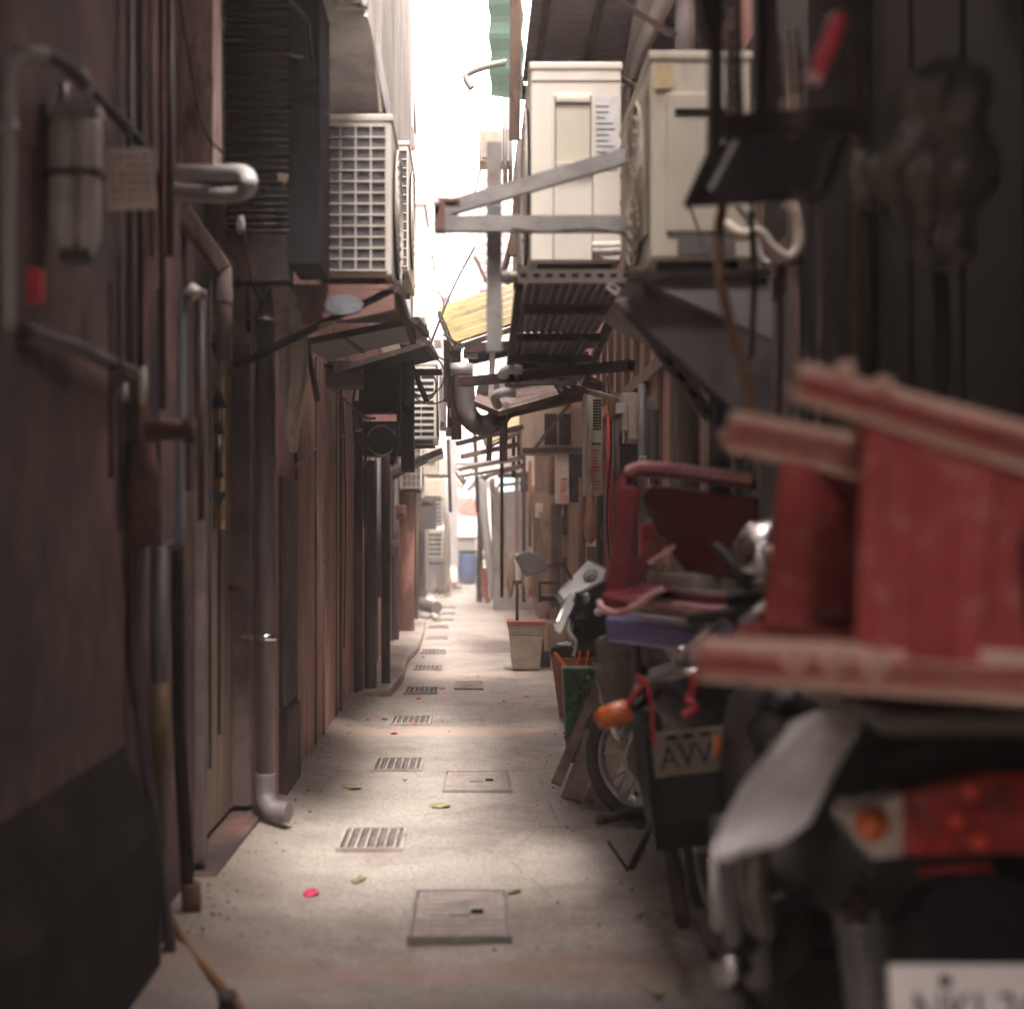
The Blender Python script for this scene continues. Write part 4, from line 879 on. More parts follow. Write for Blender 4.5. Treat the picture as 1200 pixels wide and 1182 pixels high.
# second shelf/underside farther with elbows
t = T('pipe_rack', P(620,440,6.5), 'dark frame of bars carrying white elbows across the alley', 'pipe rack')
c = MB(); c.bar(P(545,408,7.2), P(700,402,7.2), .04, .05); c.bar(P(540,448,7.6), P(740,428,6.6), .05, .05); c.bar(P(600,405,7.2), P(608,452,7.2), .03); c.bar(P(690,400,7.2), P(655,445,7.2), .03); t.p('frame', c, 'darkiron')
c = MB(); c.box((P(612,0,7.2).x, 7.2, P(0,432,7.2).z), (P(690,0,7.2).x, 7.8, P(0,412,7.2).z)); t.p('tray', c, 'tarp')
for i, (px, py) in enumerate([(600,435),(592,462)]):
    c = MB(); c.tube(bez([P(px+12,py-2,6.9), P(px-4,py-2,6.9), P(px-12,py+4,6.95), P(px-8,py+14 if i else py+4,7)]), .024, 10); solo('pipe_elbow', c, 'pvc_pale', ['pale pipe joint on the dark bars, upper one','pale hooked elbow on the dark bars, lower one'][i], 'pipe joint')
for i,(a,b_,Y,w_,mm_,lb) in enumerate([((548,420),(640,398),9.5,.09,'darkiron','dark beam under the yellow awning'),((560,468),(650,442),9,.05,'wood','slanted brown beam above the tarp'),((590,540),(590,440),8.6,.05,'steel','thin upright bar beneath the steel post'),((573,540),(577,412),8.8,.035,'steel','slim grey upright left of the thin bar')]):
    c = MB(); c.bar(P(*a,Y), P(*b_,Y), w_); solo('support_beam', c, mm_, lb, 'beam')
# yellow awning
def awn(lab, q, m_, n_, fr='darkiron', amp=.02):
    t = T('corrugated_awning', q[0], lab, 'awning'); c = MB(); c.corr(q[0], q[1], q[2], n_, amp, .005); t.p('sheet', c, m_)
    c = MB(); e = q[1]+(q[2]-q[0]); dz = Vector((0,0,-.035))
    for k in range(4):
        s0 = q[0].lerp(q[1], k/3); c.bar(s0+dz, s0+(q[2]-q[0])+dz, .03)
    c.bar(q[0]+dz, q[1]+dz, .03); c.bar(q[2]+dz, e+dz, .03); t.p('frame', c, fr)
awn('yellow corrugated awning behind the steel post', [P(515,362,10.5), P(532,402,8.7), P(612,330,10.5)], 'yellow', 6)
awn('lower yellow awning farther down by the black duct', [P(565,505,15.0), P(572,520,13.4), P(614,482,15.0)], 'yellow', 5)
c = MB(); c.prism([P(556,470,8.2), P(560,452,9.5), P(640,436,9.5), P(655,462,8.2), P(620,472,8.1), P(585,482,8.1)], (0,.02,-.03)); solo('tarpaulin', c, 'tarp', 'dusty brown tarpaulin slung above the black duct', 'tarpaulin')
c = MB(); c.corr(P(600,455,11), P(660,430,10), P(600,470,9)+Vector((.1,0,0)), 8, .02, .005); solo('roof_sheet', c, 'roofdark', 'dark corrugated roof sheet behind the tarpaulin', 'roof sheet')
# black flexible duct
t = T('flexible_duct', P(565,505,8.6), 'fat dark flexible duct bent in a U below the tarpaulin', 'duct')
pts = bez([P(541,430,8.6), P(544,458,8.6), P(548,485,8.6), P(562,498,8.6), P(580,494,8.6), P(592,480,8.7), P(612,474,8.9), P(650,466,9.4), P(700,455,9.8)], 10)
rr_ = [.064*(1+.05*(i%2)) for i in range(len(pts))]
c = MB(); c.tube(pts, rr_, 20); t.p('hose', c, 'pvc_dark')
c = MB(); c.tube([pts[0]+Vector((0,0,.02)), pts[0]+Vector((0,0,-.05))], .072, 20); t.p('collar', c, 'galv')
pipe('wall_pipe', [P(534,405,9.3), P(535,515,9.3)], .035, 'rust', 'brown upright pipe left of the fat duct')
for i, (x0_, x1_, ya, yb_, Y, mm_) in enumerate([(524,533,420,500,9.6,'pvc_dark'),(526,531,478,488,9.5,'white'),(522,532,500,510,9.7,'white'),(527,541,396,410,9.2,'white'),(520,530,398,470,10,'pvc'),(543,560,408,418,9.1,'white')]):
    a, b_ = P(x0_,ya,Y), P(x1_,yb_,Y); c = MB(); c.box((a.x,Y,b_.z),(b_.x,Y+.12,a.z)); solo('junction_box', c, mm_, ['tall dark junction box left of the fat duct','small white box on the brown upright pipe','lowest white box on the brown upright pipe','bright white box above the brown pipe','grey cable box behind the brown pipe','small bright socket box by the yellow awning'][i], 'junction box', bev=.006)
# folded awning of dark sheet metal below right AC one
t = T('metal_hood', P(820,430,4.1), 'grey folded sheet-metal hood under the nearest right air conditioner', 'hood')
c = MB(); c.prism([P(738,322,4.2), P(905,318,4.0), P(905,398,3.95), P(765,343,4.2)], (0,.9,.0)); t.p('upper_plate', c, mat('upper_hood', (.20,.175,.175), (.15,.13,.13), 6, .7, 0, bump=.05))
c = MB(); c.prism([P(722,352,4.3), P(772,344,4.2), P(905,400,3.94), P(905,492,3.94), P(860,486,4.0)], (0,.05,.01)); t.p('lower_plate', c, 'shade_sheet')
c = MB(); c.bar(P(722,356,4.29), P(864,489,3.99), .02); c.bar(P(738,324,4.19), P(902,320,3.99), .025); t.p('rim', c, 'darkiron')
# right grey pipes
pipe('drain_pipe', V(806, 395, 640, 5.0), .043, 'cream_pipe', 'cream-grey downpipe behind the dark red chair', 'drainpipe', n=20)
pipe('drain_pipe', V(845, 415, 640, 4.55), .033, 'pvc_blue', 'blue-grey downpipe left of the big red stool', 'drainpipe', n=20)
pipe('drain_pipe', V(803, -60, 62, 5.6), .042, 'pvc_pale', 'pale grey pipe rising above the nearest right air conditioner', 'drainpipe', n=20)
pipe('drain_pipe', V(864, 430, 640, 4.3), .016, 'cream_pipe', 'thin pinkish pipe beside the blue-grey downpipe', 'drainpipe')
pipe('drain_pipe', V(835, 440, 640, 4.9), .009, 'yellow_tape', 'thin yellowish pipe between the two thick right downpipes', 'drainpipe')
c = MB(); c.bar(P(770,-60,5.1), P(728,170,7.4), .09, .07); solo('gutter', c, 'pvc_pale', 'grey box gutter slanting beneath the right eaves', 'gutter')
pipe('drain_pipe', [P(790,-20,5.0), P(752,60,6.0), P(738,110,6.6)], .035, 'pvc_pale', 'grey pipe under the right eaves beside the box gutter', 'drainpipe')
c = MB(); c.bar(P(706,-10,5.2), P(790,42,5.0), .025); c.bar(P(728,92,5.6), P(760,112,5.3), .02); solo('support_beam', c, 'darkiron', 'thin dark tie bar crossing under the right eaves', 'beam')
c = MB(); c.bar(P(605,-40,6.2), P(603,165,6.4), .05, .06); solo('wooden_post', c, 'wood', 'brown timber post at the outer edge of the right eaves', 'post')
c = MB(); c.bar(P(606,230,6.5), P(601,300,6.5), .035); c.bar(P(612,235,6.5), P(590,320,6.6), .02); solo('support_beam', c, 'wood', 'brown stick leaning behind the steel post', 'beam')
c = MB()
c.corr(P(574,-6,9.0), P(576,112,9.0), P(612,-12,8.2), 3, .008, .006); solo('green_awning', c, 'greencanopy', 'green corrugated awning high on the right against the sky', 'awning')
pipe('drain_pipe', [P(600,72,8.6), P(570,78,8.6), P(549,86,8.6), P(547,94,8.6), P(553,104,8.6)], .022, 'pvc_pale', 'pale pipe spout poking into the sky below the green awning', 'pipe')
for i, px in enumerate((592, 598)): pipe('wall_pipe', V(px, 110, 230, 9+.4*i), .014, 'pvc_pale', ['thin washed-out pipe left of its twin below the green awning','thin washed-out pipe right of its twin below the green awning'][i])
t = T('wall_cabinet', P(580,230,9.2), 'pale washed-out box beside the top of the steel post', 'box')
c = MB(); a, b_ = P(562,150,9.2), P(597,190,9.2); c.box((a.x,9.2,b_.z),(b_.x,9.4,a.z)); t.p('body', c, 'white', bev=.01)
c = MB(); c.box((a.x+.02,9.19,b_.z+.03),(b_.x-.08,9.2,a.z-.03)); t.p('door', c, 'beige')
# facades far right above awnings
for i, (x0_, x1_, ya, yb_, Y, lb) in enumerate([(562,606,190,340,20,'pale louvred balcony behind the steel arm'),(548,566,230,345,26,'whitewashed balcony farther back')]):
    a, b_ = P(x0_,ya,Y), P(x1_,yb_,Y); t = T('balcony', ((a.x+b_.x)/2,Y,b_.z), lb, 'balcony')
    c = MB(); c.box((a.x,Y,b_.z),(b_.x,Y+1.2,a.z)); t.p('wall', c, 'pale_wall')
    c = MB()
    for k in range(14): c.box((a.x-.01,Y-.04,b_.z+(a.z-b_.z)*k/14),(b_.x,Y-.002,b_.z+(a.z-b_.z)*(k+.35)/14))
    t.p('louvre', c, 'soffit')
# iron cage bracket upper right near
t = T('iron_window_cage', P(880,240,3.1), 'dark iron window cage with tray hanging at the upper right', 'window cage')
c = MB(); c.prism([P(812,-60,3.1), P(846,-60,3.1), P(848,140,3.1), P(846,190,3.1), P(812,240,3.1), P(805,232,3.1), P(833,170,3.1), P(835,50,3.1), P(824,20,3.1)], (0,.06,0)); t.p('corner_post', c, 'darkiron')
c = MB(); c.bar(P(806,236,3.08), P(962,228,3.0), .03, .02); c.bar(P(848,150,3.1), P(1010,140,3.0), .04, .05); c.bar(P(962,228,3.0), P(990,150,3.1), .02); c.bar(P(864,-60,3.12), P(868,140,3.12), .012); c.bar(P(895,-60,3.3), P(898,140,3.3), .05); t.p('frame', c, 'darkiron')
c = MB(); c.bar(P(832,222,3.07), P(862,165,3.07), .012); t.p('brace', c, 'galv')
c = MB(); c.prism([P(812,236,3.12), P(955,228,3.05), P(990,160,3.3), P(850,165,3.3)], (0,0,-.008)); t.p('tray', c, 'dark')
c = MB()
for k in range(9): c.bar(P(852,8+k*16,3.3), P(866,24+k*16,3.3), .004); c.bar(P(866,8+k*16,3.32), P(852,24+k*16,3.32), .004)
t.p('wire_mesh', c, 'galv')
c = MB(); a, b_ = P(851,35,3.4), P(867,140,3.4); c.box((a.x,3.4,b_.z),(b_.x,3.41,a.z)); t.p('backing_sheet', c, 'woodpale')
for i, (px, ya, yb_, Y, r_, mm_) in enumerate([(903,30,110,3.4,.006,'cream_pipe'),(912,40,115,3.4,.009,'orange_rust'),(925,35,110,3.4,.005,'cream_pipe'),(935,35,105,3.4,.005,'wood')]):
    pipe('stick', [P(px-2,ya,Y), P(px+3,yb_,Y)], r_, mm_, ['pale stick standing in the iron cage, leftmost','thicker brown stick in the iron cage','slim pale stick in the iron cage, third','dim brown stick in the iron cage, last'][i], 'stick', group='sticks in the iron cage')
c = MB(); c.tube([P(955,92,2.3), P(960,80,2.3), P(980,30,2.3), P(984,18,2.3)], [.014,.016,.016,.012], 14); t = T('hand_tool', P(955,92,2.3), 'blurred red tool handle stuck up at the upper right', 'tool'); t.p('grip', c, 'brightred')
c = MB(); c.tube([P(952,95,2.3), P(955,88,2.3)], .017, 12); t.p('end_cap', c, 'pinkred')
def lumpy(name, c0, rx, ry, rz_, m_, lab, seed):
    c = MB(); n, m__ = 40, 26; rr = random.Random(seed); ph = [rr.uniform(0,6.28) for _ in range(8)]; rings = []
    for i in range(m__+1):
        v = math.pi*i/m__; ring = []
        for k in range(n):
            u = 2*math.pi*k/n; d = 1+.24*math.sin(3*u+ph[0]+2*v)+.18*math.sin(7*u+ph[1]+v*5)+.12*math.sin(12*u+v*9+ph[2])+.26*math.sin(v*6+ph[3])
            sv = max(.02, math.sin(v))**.8; ring.append(Vector((c0.x+rx*sv*math.cos(u)*d, c0.y+ry*sv*math.sin(u)*d, c0.z+rz_*math.cos(v)*(1+.07*math.sin(5*u+ph[4])))))
        rings.append(ring)
    c.loft(rings); return solo(name, c, m_, lab, 'plastic bag')
lumpy('plastic_bag', P(1105,190,2.5), .085, .045, .18, 'dimbag', 'dim crumpled plastic bag hanging in the shade at the upper right', 3)
sheet('plastic_bag', [(1000,1040,180),(995,1050,210),(1000,1048,250)], 2.6, 'dimbag', 'smaller grey bag tied beside the larger one in the shade', 'plastic bag', .02)
for i, (px, Y, ya, yb_, r_, mm_) in enumerate([(958,3.3,225,430,.006,'cream_pipe'),(1000,3.2,50,430,.010,'orange_rust'),(1022,3.2,240,430,.012,'darkiron'),(912,3.5,310,430,.007,'rust'),(1100,3.0,320,430,.02,'pvc_dark')]):
    pipe('wall_pipe', [P(px,ya,Y), P(px+3,(ya+yb_)/2,Y), P(px,yb_+80,Y)], r_, mm_, ['thin pale pipe behind the big red stool','orange-brown pipe hanging between cage and bags','dark pipe right of the orange-brown one','thin rusty pipe left of the pale one','thick dark pipe under the plastic bags'][i], group='pipes in the shade behind the red stool')
c = MB(); c.tube(bez([P(848,238,3.2), P(842,275,3.2), P(845,330,3.1), P(858,390,3.0), P(874,440,2.9), P(882,500,2.8)]), .0125, 10); solo('cable', c, 'orange_rust', 'orange-brown cable hanging from the iron cage to the red stool', 'cable')
for i, pts in enumerate([[P(850,262,3.9),P(870,275,3.8),P(890,272,3.8),P(905,290,3.8),P(925,302,3.8),P(936,285,3.8),P(932,250,3.8),P(920,236,3.8)],[P(846,250,3.9),P(858,272,3.9),P(872,278,3.9),P(890,262,3.9)],[P(865,240,4.0),P(880,260,4.0),P(890,300,4.0),P(900,310,4.0)]]):
    c = MB(); c.tube(bez(pts), [.016,.010,.014][i], 8); solo('cable_loop', c, ['bag','orange_rust','white'][i], ['white sheathed tube looping out beside the nearest right air conditioner','orange wire crossing the white loop','pale tube curling behind the nearest right air conditioner'][i], 'tube loop')
# brownish facade bits and water heaters
t = T('box_window', P(651,530,13), 'boxed window with dark panes jutting from the far right wall', 'window')
a, b_ = P(612,478,13), P(692,528,13); c = MB(); c.box((a.x,13,b_.z),(b_.x,13.9,a.z)); t.p('box', c, 'woodpale')
c = MB(); a2, b2 = P(638,485,13), P(669,521,13); c.box((a2.x,12.98,b2.z),(b2.x,12.999,a2.z)); gl = t.p('pane', c, 'dark')
c = MB(); c.bar(((a2.x+b2.x)/2,12.97,b2.z),((a2.x+b2.x)/2,12.97,a2.z),.02); t.p('mullion', c, 'wood', gl)
c = MB(); c.bar((a.x,12.96,b_.z),(b_.x,12.96,b_.z),.05); c.bar(P(625,528,12.9), P(668,472,12.9), .035); t.p('frame', c, 'darkiron')
def heater(x0_, x1_, ya, yb_, Y, lab, vent=True, tilt=0):
    a, b_ = P(x0_,ya,Y), P(x1_,yb_,Y); t = T('water_heater', ((a.x+b_.x)/2,Y,b_.z), lab, 'water heater', 'narrow white water heaters on the right wall')
    h_ = a.z-b_.z; w_ = b_.x-a.x
    c = MB(); c.box((a.x,Y,b_.z),(b_.x,Y+.34,a.z)); cs = t.p('casing', c, 'beige2', bev=.006)
    c = MB(); c.box((a.x,Y+.02,b_.z+h_*.05),(a.x-.006,Y+.32,b_.z+h_*.95)); t.p('front', c, 'white')
    if vent:
        c = MB()
        for k in range(11): c.box((a.x+w_*.38,Y-.004,a.z-h_*.10-k*.018),(a.x+w_*.92,Y-.001,a.z-h_*.10-k*.018+.009))
        t.p('vent', c, 'dark')
    c = MB()
    for k in range(12):
        zz = b_.z+h_*(.06+.033*k)
        c.box((a.x+w_*.25,Y-.004,zz),(a.x+w_*(.55+.35*rnd.random()),Y-.001,zz+.007+.006*(k in (5,6))))
    t.p('printing', c, 'redink')
    c = MB(); c.box((a.x+w_*.3,Y-.004,b_.z+h_*.48),(a.x+w_*.9,Y-.001,b_.z+h_*.505)); t.p('green_printing', c, 'green')
    c = MB(); c.tube([(a.x+w_/2,Y+.1,b_.z),(a.x+w_/2,Y+.1,b_.z-.12)], .012, 8); t.p('pipe', c, 'galv')
heater(688,706,458,580,8.6,'taller white water heater with vents and red print beneath the dark frames')
heater(653,667,532,590,13.0,'smaller white water heater with red print, left of a black box',False)
c = MB(); a, b_ = P(668,532,13.1), P(688,588,13.1); c.box((a.x,13.1,b_.z),(b_.x,13.4,a.z)); c.box((a.x+.01,13.08,b_.z+.05),(b_.x-.02,13.1,a.z-.05)); solo('meter_box', c, 'black', 'black box right of the smaller white water heater', 'meter box', bev=.01)
t = T('control_box', P(740,515,7.5), 'dusty white control boxes with a yellowed lid above the red chair', 'control box')
c = MB(); a, b_ = P(729,460,7.5), P(750,515,7.5); c.box((a.x,7.5,b_.z+.05),(b_.x,7.62,a.z)); c.box((a.x+.03,7.47,b_.z),(b_.x+.005,7.5,b_.z+.20)); t.p('body', c, 'planter', bev=.005)
c = MB(); c.prism([P(712,470,7.55), P(724,467,7.55), P(727,490,7.55), P(716,490,7.55)], (0,.08,0)); t.p('yellow_lid', c, 'yellow_tape')
c = MB(); c.box((P(722,0,7.5).x,7.49,P(0,484,7.5).z),(P(732,0,7.5).x,7.55,P(0,472,7.5).z)); t.p('connector', c, 'pvc_pale')
t = T('hanging_sack', P(692,635,8.4), 'pinkish-orange stuffed plastic sack hanging under the taller water heater', 'sack')
c = MB(); cc = P(692,0,8.4); c.lathe([(.004,P(0,578,1*8.4).z),(.014,P(0,584,8.4).z),(.035,P(0,598,8.4).z),(.046,P(0,615,8.4).z),(.04,P(0,628,8.4).z),(.015,P(0,636,8.4).z),(.002,P(0,637,8.4).z)], (cc.x,8.4,0), 18); t.p('sack', c, mat('sack', (.42,.22,.17), (.36,.19,.08), 12, .5, bump=.6))
c = MB(); c.tube([P(692,580,8.4), P(693,566,8.4)], .004, 6); t.p('tie', c, 'white')
# vertical junk along far right wall
for i, (px, ya, yb_, Y, r_, mm_) in enumerate([(606,560,700,19.5,.03,'wood'),(614,530,705,18,.025,'darkiron'),(630,575,700,16,.05,'wood'),(640,540,705,15.4,.035,'woodpale'),(652,590,712,14.6,.06,'tarp'),(662,560,715,14,.04,'pvc_dark'),(673,590,716,13,.05,'wood'),(682,560,720,12,.03,'rust'),(697,640,730,10.5,.06,'wood'),(706,580,730,10,.04,'darkiron'),(714,470,720,9,.02,'brightred'),(716,555,720,9.4,.05,'wood'),(724,460,700,8.8,.03,'pvc_dark'),(737,520,700,8,.05,'plaster'),(752,450,640,7.4,.02,'pvc_blue'),(765,480,640,6.8,.03,'pvc_dark'),(621,540,640,17,.02,'orange_rust'),(646,535,580,14.4,.03,'orange_rust'),(760,560,600,6.5,.005,'pinkred')]):
    names = ['thin brown post by the mottled wall stub','dark iron post crossing the lit window','broad grey-brown plank leaning at the far right','pale batten beside the broad plank','wide brown board beneath the boxed window','dark pipe under the smaller water heater','brown plank right of the dark pipe','rust-red pipe behind the handlebar mirror','weathered plank below the hanging sack','dark post behind the instrument panel','bright red strip running down behind the chair','brown board behind the bright red strip','dark pipe beside the control boxes','stained board below the control boxes','slim blue-grey pipe right of the control boxes','dark pipe just left of the cream downpipe','orange-brown rod by the lit window','short orange rod under the boxed window','tiny red rod above the red chair']
    w_ = r_; c = MB(); a, b_ = P(px,ya,Y), P(px,yb_,Y)
    if mm_ in ('wood','woodpale','tarp','plaster'): c.bar(a, b_, w_*2, .03)
    else: c.tube([a, b_], r_, 10)
    solo('wall_plank' if mm_ in ('wood','woodpale','tarp','plaster') else 'wall_pipe', c, mm_, names[i], 'plank' if mm_ in ('wood','woodpale','tarp','plaster') else 'pipe')
# lit window with bars over the wall stub
t = T('barred_window', P(597,585,22.2), 'greenish lit window behind bars above the mottled wall stub', 'window')
a, b_ = P(584,555,22.4), P(622,585,22.4); c = MB(); c.box((a.x,22.4,b_.z),(b_.x,22.5,a.z)); t.p('frame_back', c, 'dark')
c = MB(); a2, b2 = P(585,560,22.3), P(609,583,22.3); c.box((a2.x,22.3,b2.z),(b2.x,22.34,a2.z)); t.p('pane', c, mat('lit_pane', (.55,.72,.66), (.45,.62,.56), 3, .4, emit=.35))
c = MB()
for px in (589,604,612): c.bar(P(px,552,22.1), P(px,586,22.1), .03)
for py in (556,567,577): c.bar(P(583,py+2,22.1), P(620,py-2,22.1), .05)
t.p('bars', c, 'darkiron')
# metal tube frames
t = T('tube_frame', P(580,560,14), 'pale metal tube frame spanning the alley in front of the lit window', 'tube frame')
c = MB(); c.tube(bez([P(545,566,16), P(538,556,16), P(542,549,16), P(612,536,14.5)]), .03, 8); c.tube([P(540,558,16.2), P(612,546,14.6)], .02, 8); c.tube([P(566,562,15.6), P(574,556,15.6), P(612,546,14.8)], .03, 8); t.p('rails', c, 'galv')
c = MB()
for px, ya, yb_ in ((588,520,700),(602,512,560),(608,500,550)): c.tube([P(px,ya,15),P(px,yb_,15)], .02, 8)
t.p('uprights', c, 'darkiron')
pipe('leaning_pole', [P(566,560,24), P(568,610,24), P(580,704,24)], .075, 'pvc_pale', 'pale grey downpipe leaning to the floor by the mottled wall stub', 'pole')
pipe('leaning_pole', [P(577,560,23.6), P(579,620,23.8), P(583,698,23.8)], .05, 'pvc', 'greyer pipe tight beside the pale leaning downpipe', 'pole')
c = MB(); c.tube([P(581,704,23.6), P(573,715,22.9)], .07, 10); solo('pipe_offcut', c, 'white', 'white pipe offcut lying at the foot of the leaning pipes', 'pipe')
c = MB(); c.tube(bez([P(556,588,26), P(560,590,26), P(566,640,26), P(567,652,26)]), .07, 10); c.lathe([(.001,.1),(.12,.06),(.13,-.05),(.001,-.1)], P(567,650,26), 12); solo('drain_pipe', c, 'white', 'cream bent pipe with a white bulb end near the barrel', 'pipe')
c = MB(); c.bar(P(562,705,24.5), P(563,560,24.5), .11, .08); solo('wooden_post', c, 'darkiron', 'dark upright post right of the blue barrel', 'post')
c = MB(); c.bar(P(569,700,24.2), P(567,665,24.2), .12, .1); c.bar(P(566,688,24), P(573,708,24), .06, .1); solo('wood_offcut', c, 'terracotta', 'reddish wooden block leaning at the dark post', 'block')
c = MB(); c.bar(P(531,470,27), P(532,662,27), .17, .3); solo('concrete_post', c, 'pvc_pale', 'pale concrete post left of the far opening', 'post')
pipe('wall_pipe', [P(523,560,25), P(525,700,27)], .06, 'pale_wall' , 'whitewashed pipe beside the ground air conditioners')
t = T('water_barrel', G(548,684), 'blue plastic barrel with a dark lid at the end of the alley', 'barrel')
q = G(548,684); h_ = .79; c = MB(); c.lathe([(.001,0),(.17,0),(.19,.03),(.215,.16),(.235,.30),(.24,.4),(.235,.52),(.215,.66),(.205,.74),(.001,.74)], q, 28); t.p('body', c, 'bluedrum')
c = MB(); c.lathe([(.001,.80),(.20,.80),(.222,.785),(.222,.74),(.206,.735)], q, 28); t.p('lid', c, 'black')
c = MB(); c.torus(q+Vector((0,0,.52)), .238, .008, Matrix.Rotation(R(90),4,'X'), 28, 6); t.p('hoop', c, 'bluedrum')
t = T('water_tank', P(547,647,34), 'grey square bin behind the blue barrel', 'bin'); a, b_ = P(535,630,34), P(558,684,34)
c = MB(); c.box((a.x,34,.02),(b_.x,34.6,a.z-.02)); t.p('body', c, 'galv', bev=.02); c = MB(); c.box((a.x-.03,33.97,a.z-.02),(b_.x+.03,34.6,a.z+.02)); t.p('rim', c, 'rust')
t = T('red_awning', P(548,600,36), 'red cloth awning over the far street opening', 'awning')
c = MB(); c.prism([P(536,583,37), P(561,583,37), P(560,604,35.5), P(538,603,35.5)], (0,0,-.03)); t.p('cloth', c, 'redcloth')
c = MB(); c.bar(P(537,600,35.4), P(556,582,35.4), .08); c.bar(P(540,604,35.3), P(560,586,35.3), .06); t.p('frame', c, 'steel')
for i, (px, py, w_, h_, mm_, lb) in enumerate([(561,682,8,14,'white','white crate right of the blue barrel'),(533,687,6,8,'terracotta','clay pot left of the blue barrel'),(537,693,9,6,'white','pale plate stack at the barrel foot'),(525,692,8,12,'pvc','grey stump by the ground air conditioners'),(563,640,6,8,'pinkred','pink cloth bit beyond the dark post')]):
    Y = 29 if i != 4 else 36; q = P(px,py,Y); s_ = Y/F; zb_ = max(.02,q.z-h_*s_/2)
    c = MB(); c.lathe([(.001,0),(w_*s_*.42,0),(w_*s_*.5,h_*s_*.9),(w_*s_*.5,h_*s_),(.001,h_*s_)], (q.x,Y,zb_ if i != 4 else q.z), 14); solo(['crate','flower_pot','plate_stack','stump','cloth_bundle'][i], c, mm_, lb, ['crate','pot','plates','stump','cloth'][i])
# umbrellas / cart junk
for i, (px, cA, cB) in enumerate([(600,'wood','yellow_tape'),(606,'white','tarp'),(619,'planter','terracotta'),(623,'redink','planter')]):
    p = P(px,648,17.5+i*.2); q = P(px-2+i,698,17.5+i*.2); t = T('folded_umbrella', (q.x,q.y,0), ['dusty brown folded umbrella leaning by the wall stub','pale folded umbrella beside the brown one','cream bundle with red top leaning at the wall','reddish patterned folded umbrella at the end of the bundle'][i], 'umbrella', 'folded umbrellas against the right wall')
    c = MB(); c.tube([q, q.lerp(p,.3), q.lerp(p,.75), p], [.02,.06,.045,.012], 10); t.p('canopy', c, cA)
    c = MB(); c.tube([q+Vector((0,0,-.03)), p+Vector((0,0,.07))], .01, 6); t.p('shaft', c, cB)
t = T('hand_cart', P(650,715,14.5), 'low dark hand cart standing by the planks', 'cart')
c = MB(); a, b_ = P(632,713,14.5), P(660,705,14.5); c.box((a.x,14.5,max(.1,a.z+.08)),(b_.x,15.1,max(.1,a.z+.08)+.05)); t.p('deck', c, 'darkiron')
c = MB(); c.tube([P(633,705,14.5), P(632,683,14.5), P(660,682,14.5), P(661,705,14.5)], .02, 8); t.p('handle', c, 'darkiron')
for x_ in (636,656):
    c = MB(); c.torus((P(x_,0,14.5).x,14.55,.06), .045, .018, Matrix.Rotation(R(90),4,'Z'), 16, 6); t.p('wheel', c, 'rubber')
# potted stick: nested planters
t = T('planter_stack', G(617,787), 'stacked square grey planters with red rims and a stick, on the floor', 'planter')
q = G(617,787); Y = q.y; hs = P(0,728,Y).z
def frust(c, x, y, z0_, z1_, a_, b_2):
    c.loft([[Vector((x+sx*r, y+sy*r, z)) for sx, sy in ((-1,-1),(1,-1),(1,1),(-1,1))] for r, z in ((a_, z0_), (b_2, z1_))], smooth=False)
c = MB(); frust(c, q.x, Y+.15, .02, hs*.72, .125, .155); t.p('pot', c, 'planter', bev=.01)
for k in range(4):
    c = MB(); z_ = hs*(.73+.06*k); frust(c, q.x, Y+.15, z_, z_+hs*.05, .155+.006*k, .160+.006*k); t.p('rim', c, 'planter' if k < 3 else 'terracotta', bev=.004)
c = MB(); frust(c, q.x, Y+.15, hs*.97, hs*1.0, .175, .178); t.p('red_rim', c, 'terracotta')
c = MB(); p_ = P(606,682,Y+.12); c.tube([(p_.x,Y+.12,hs*.9),(p_.x,Y+.12,p_.z)], .014, 8); c.tube([p_+Vector((-.04,0,0)), p_+Vector((.04,0,0))], .018, 8); t.p('stick', c, 'darkiron')
c = MB(); c.tube([(q.x+.19,Y+.3,.02),(q.x+.19,Y+.3,.16)], [.05,.04], 10); solo('stone_lump', c, 'darkiron', 'small dark lump right of the stacked planters', 'lump')
c = MB(); a = G(650,775); c.box((a.x-.05,a.y+.6,.02),(a.x+.35,a.y+1.3,.34)); solo('storage_crate', c, 'woodpale', 'low tan box behind the dark red bin, right of the planters', 'crate', bev=.01)
# red pot + green planter with plant
t = T('plant_pot', G(668,868)+Vector((.06,0,0)), 'dark red pot lined with orange and black bags beside the wooden pallets', 'pot')
q = G(668,850); Y = q.y
c = MB(); c.lathe([(.001,.02),(.10,.02),(.155,.42),(.165,.44),(.14,.44),(.12,.3),(.001,.3)], (P(676,0,Y).x,Y+.25,0), 20); t.p('body', c, 'terracotta')
c = MB(); c.lathe([(.14,.43),(.165,.46),(.16,.49),(.13,.52),(.05,.54),(.001,.50)], (P(676,0,Y).x,Y+.25,0), 14); t.p('bag_liner', c, 'black')
c = MB(); c.bar(P(650,764,Y+.05), P(664,782,Y+.02), .018, .02); c.bar(P(680,762,Y+.05), P(676,784,Y+.02), .018, .014); c.bar(P(690,762,Y+.05), P(687,780,Y+.02), .014, .014); t.p('orange_trim', c, 'orange')
t = T('planter', (P(683,0,6.85).x, 6.9, 0), 'green plastic planter with trailing leaves before the pot', 'planter')
c = MB(); c.loft([[Vector((P(682,0,6.9).x+sx*r,6.95+sy*r*.8,z)) for sx, sy in ((-1,-1),(1,-1),(1,1),(-1,1))] for r, z in ((.075,.12),(.10,.60))], smooth=False); t.p('pot', c, 'green', bev=.01)
c = MB()
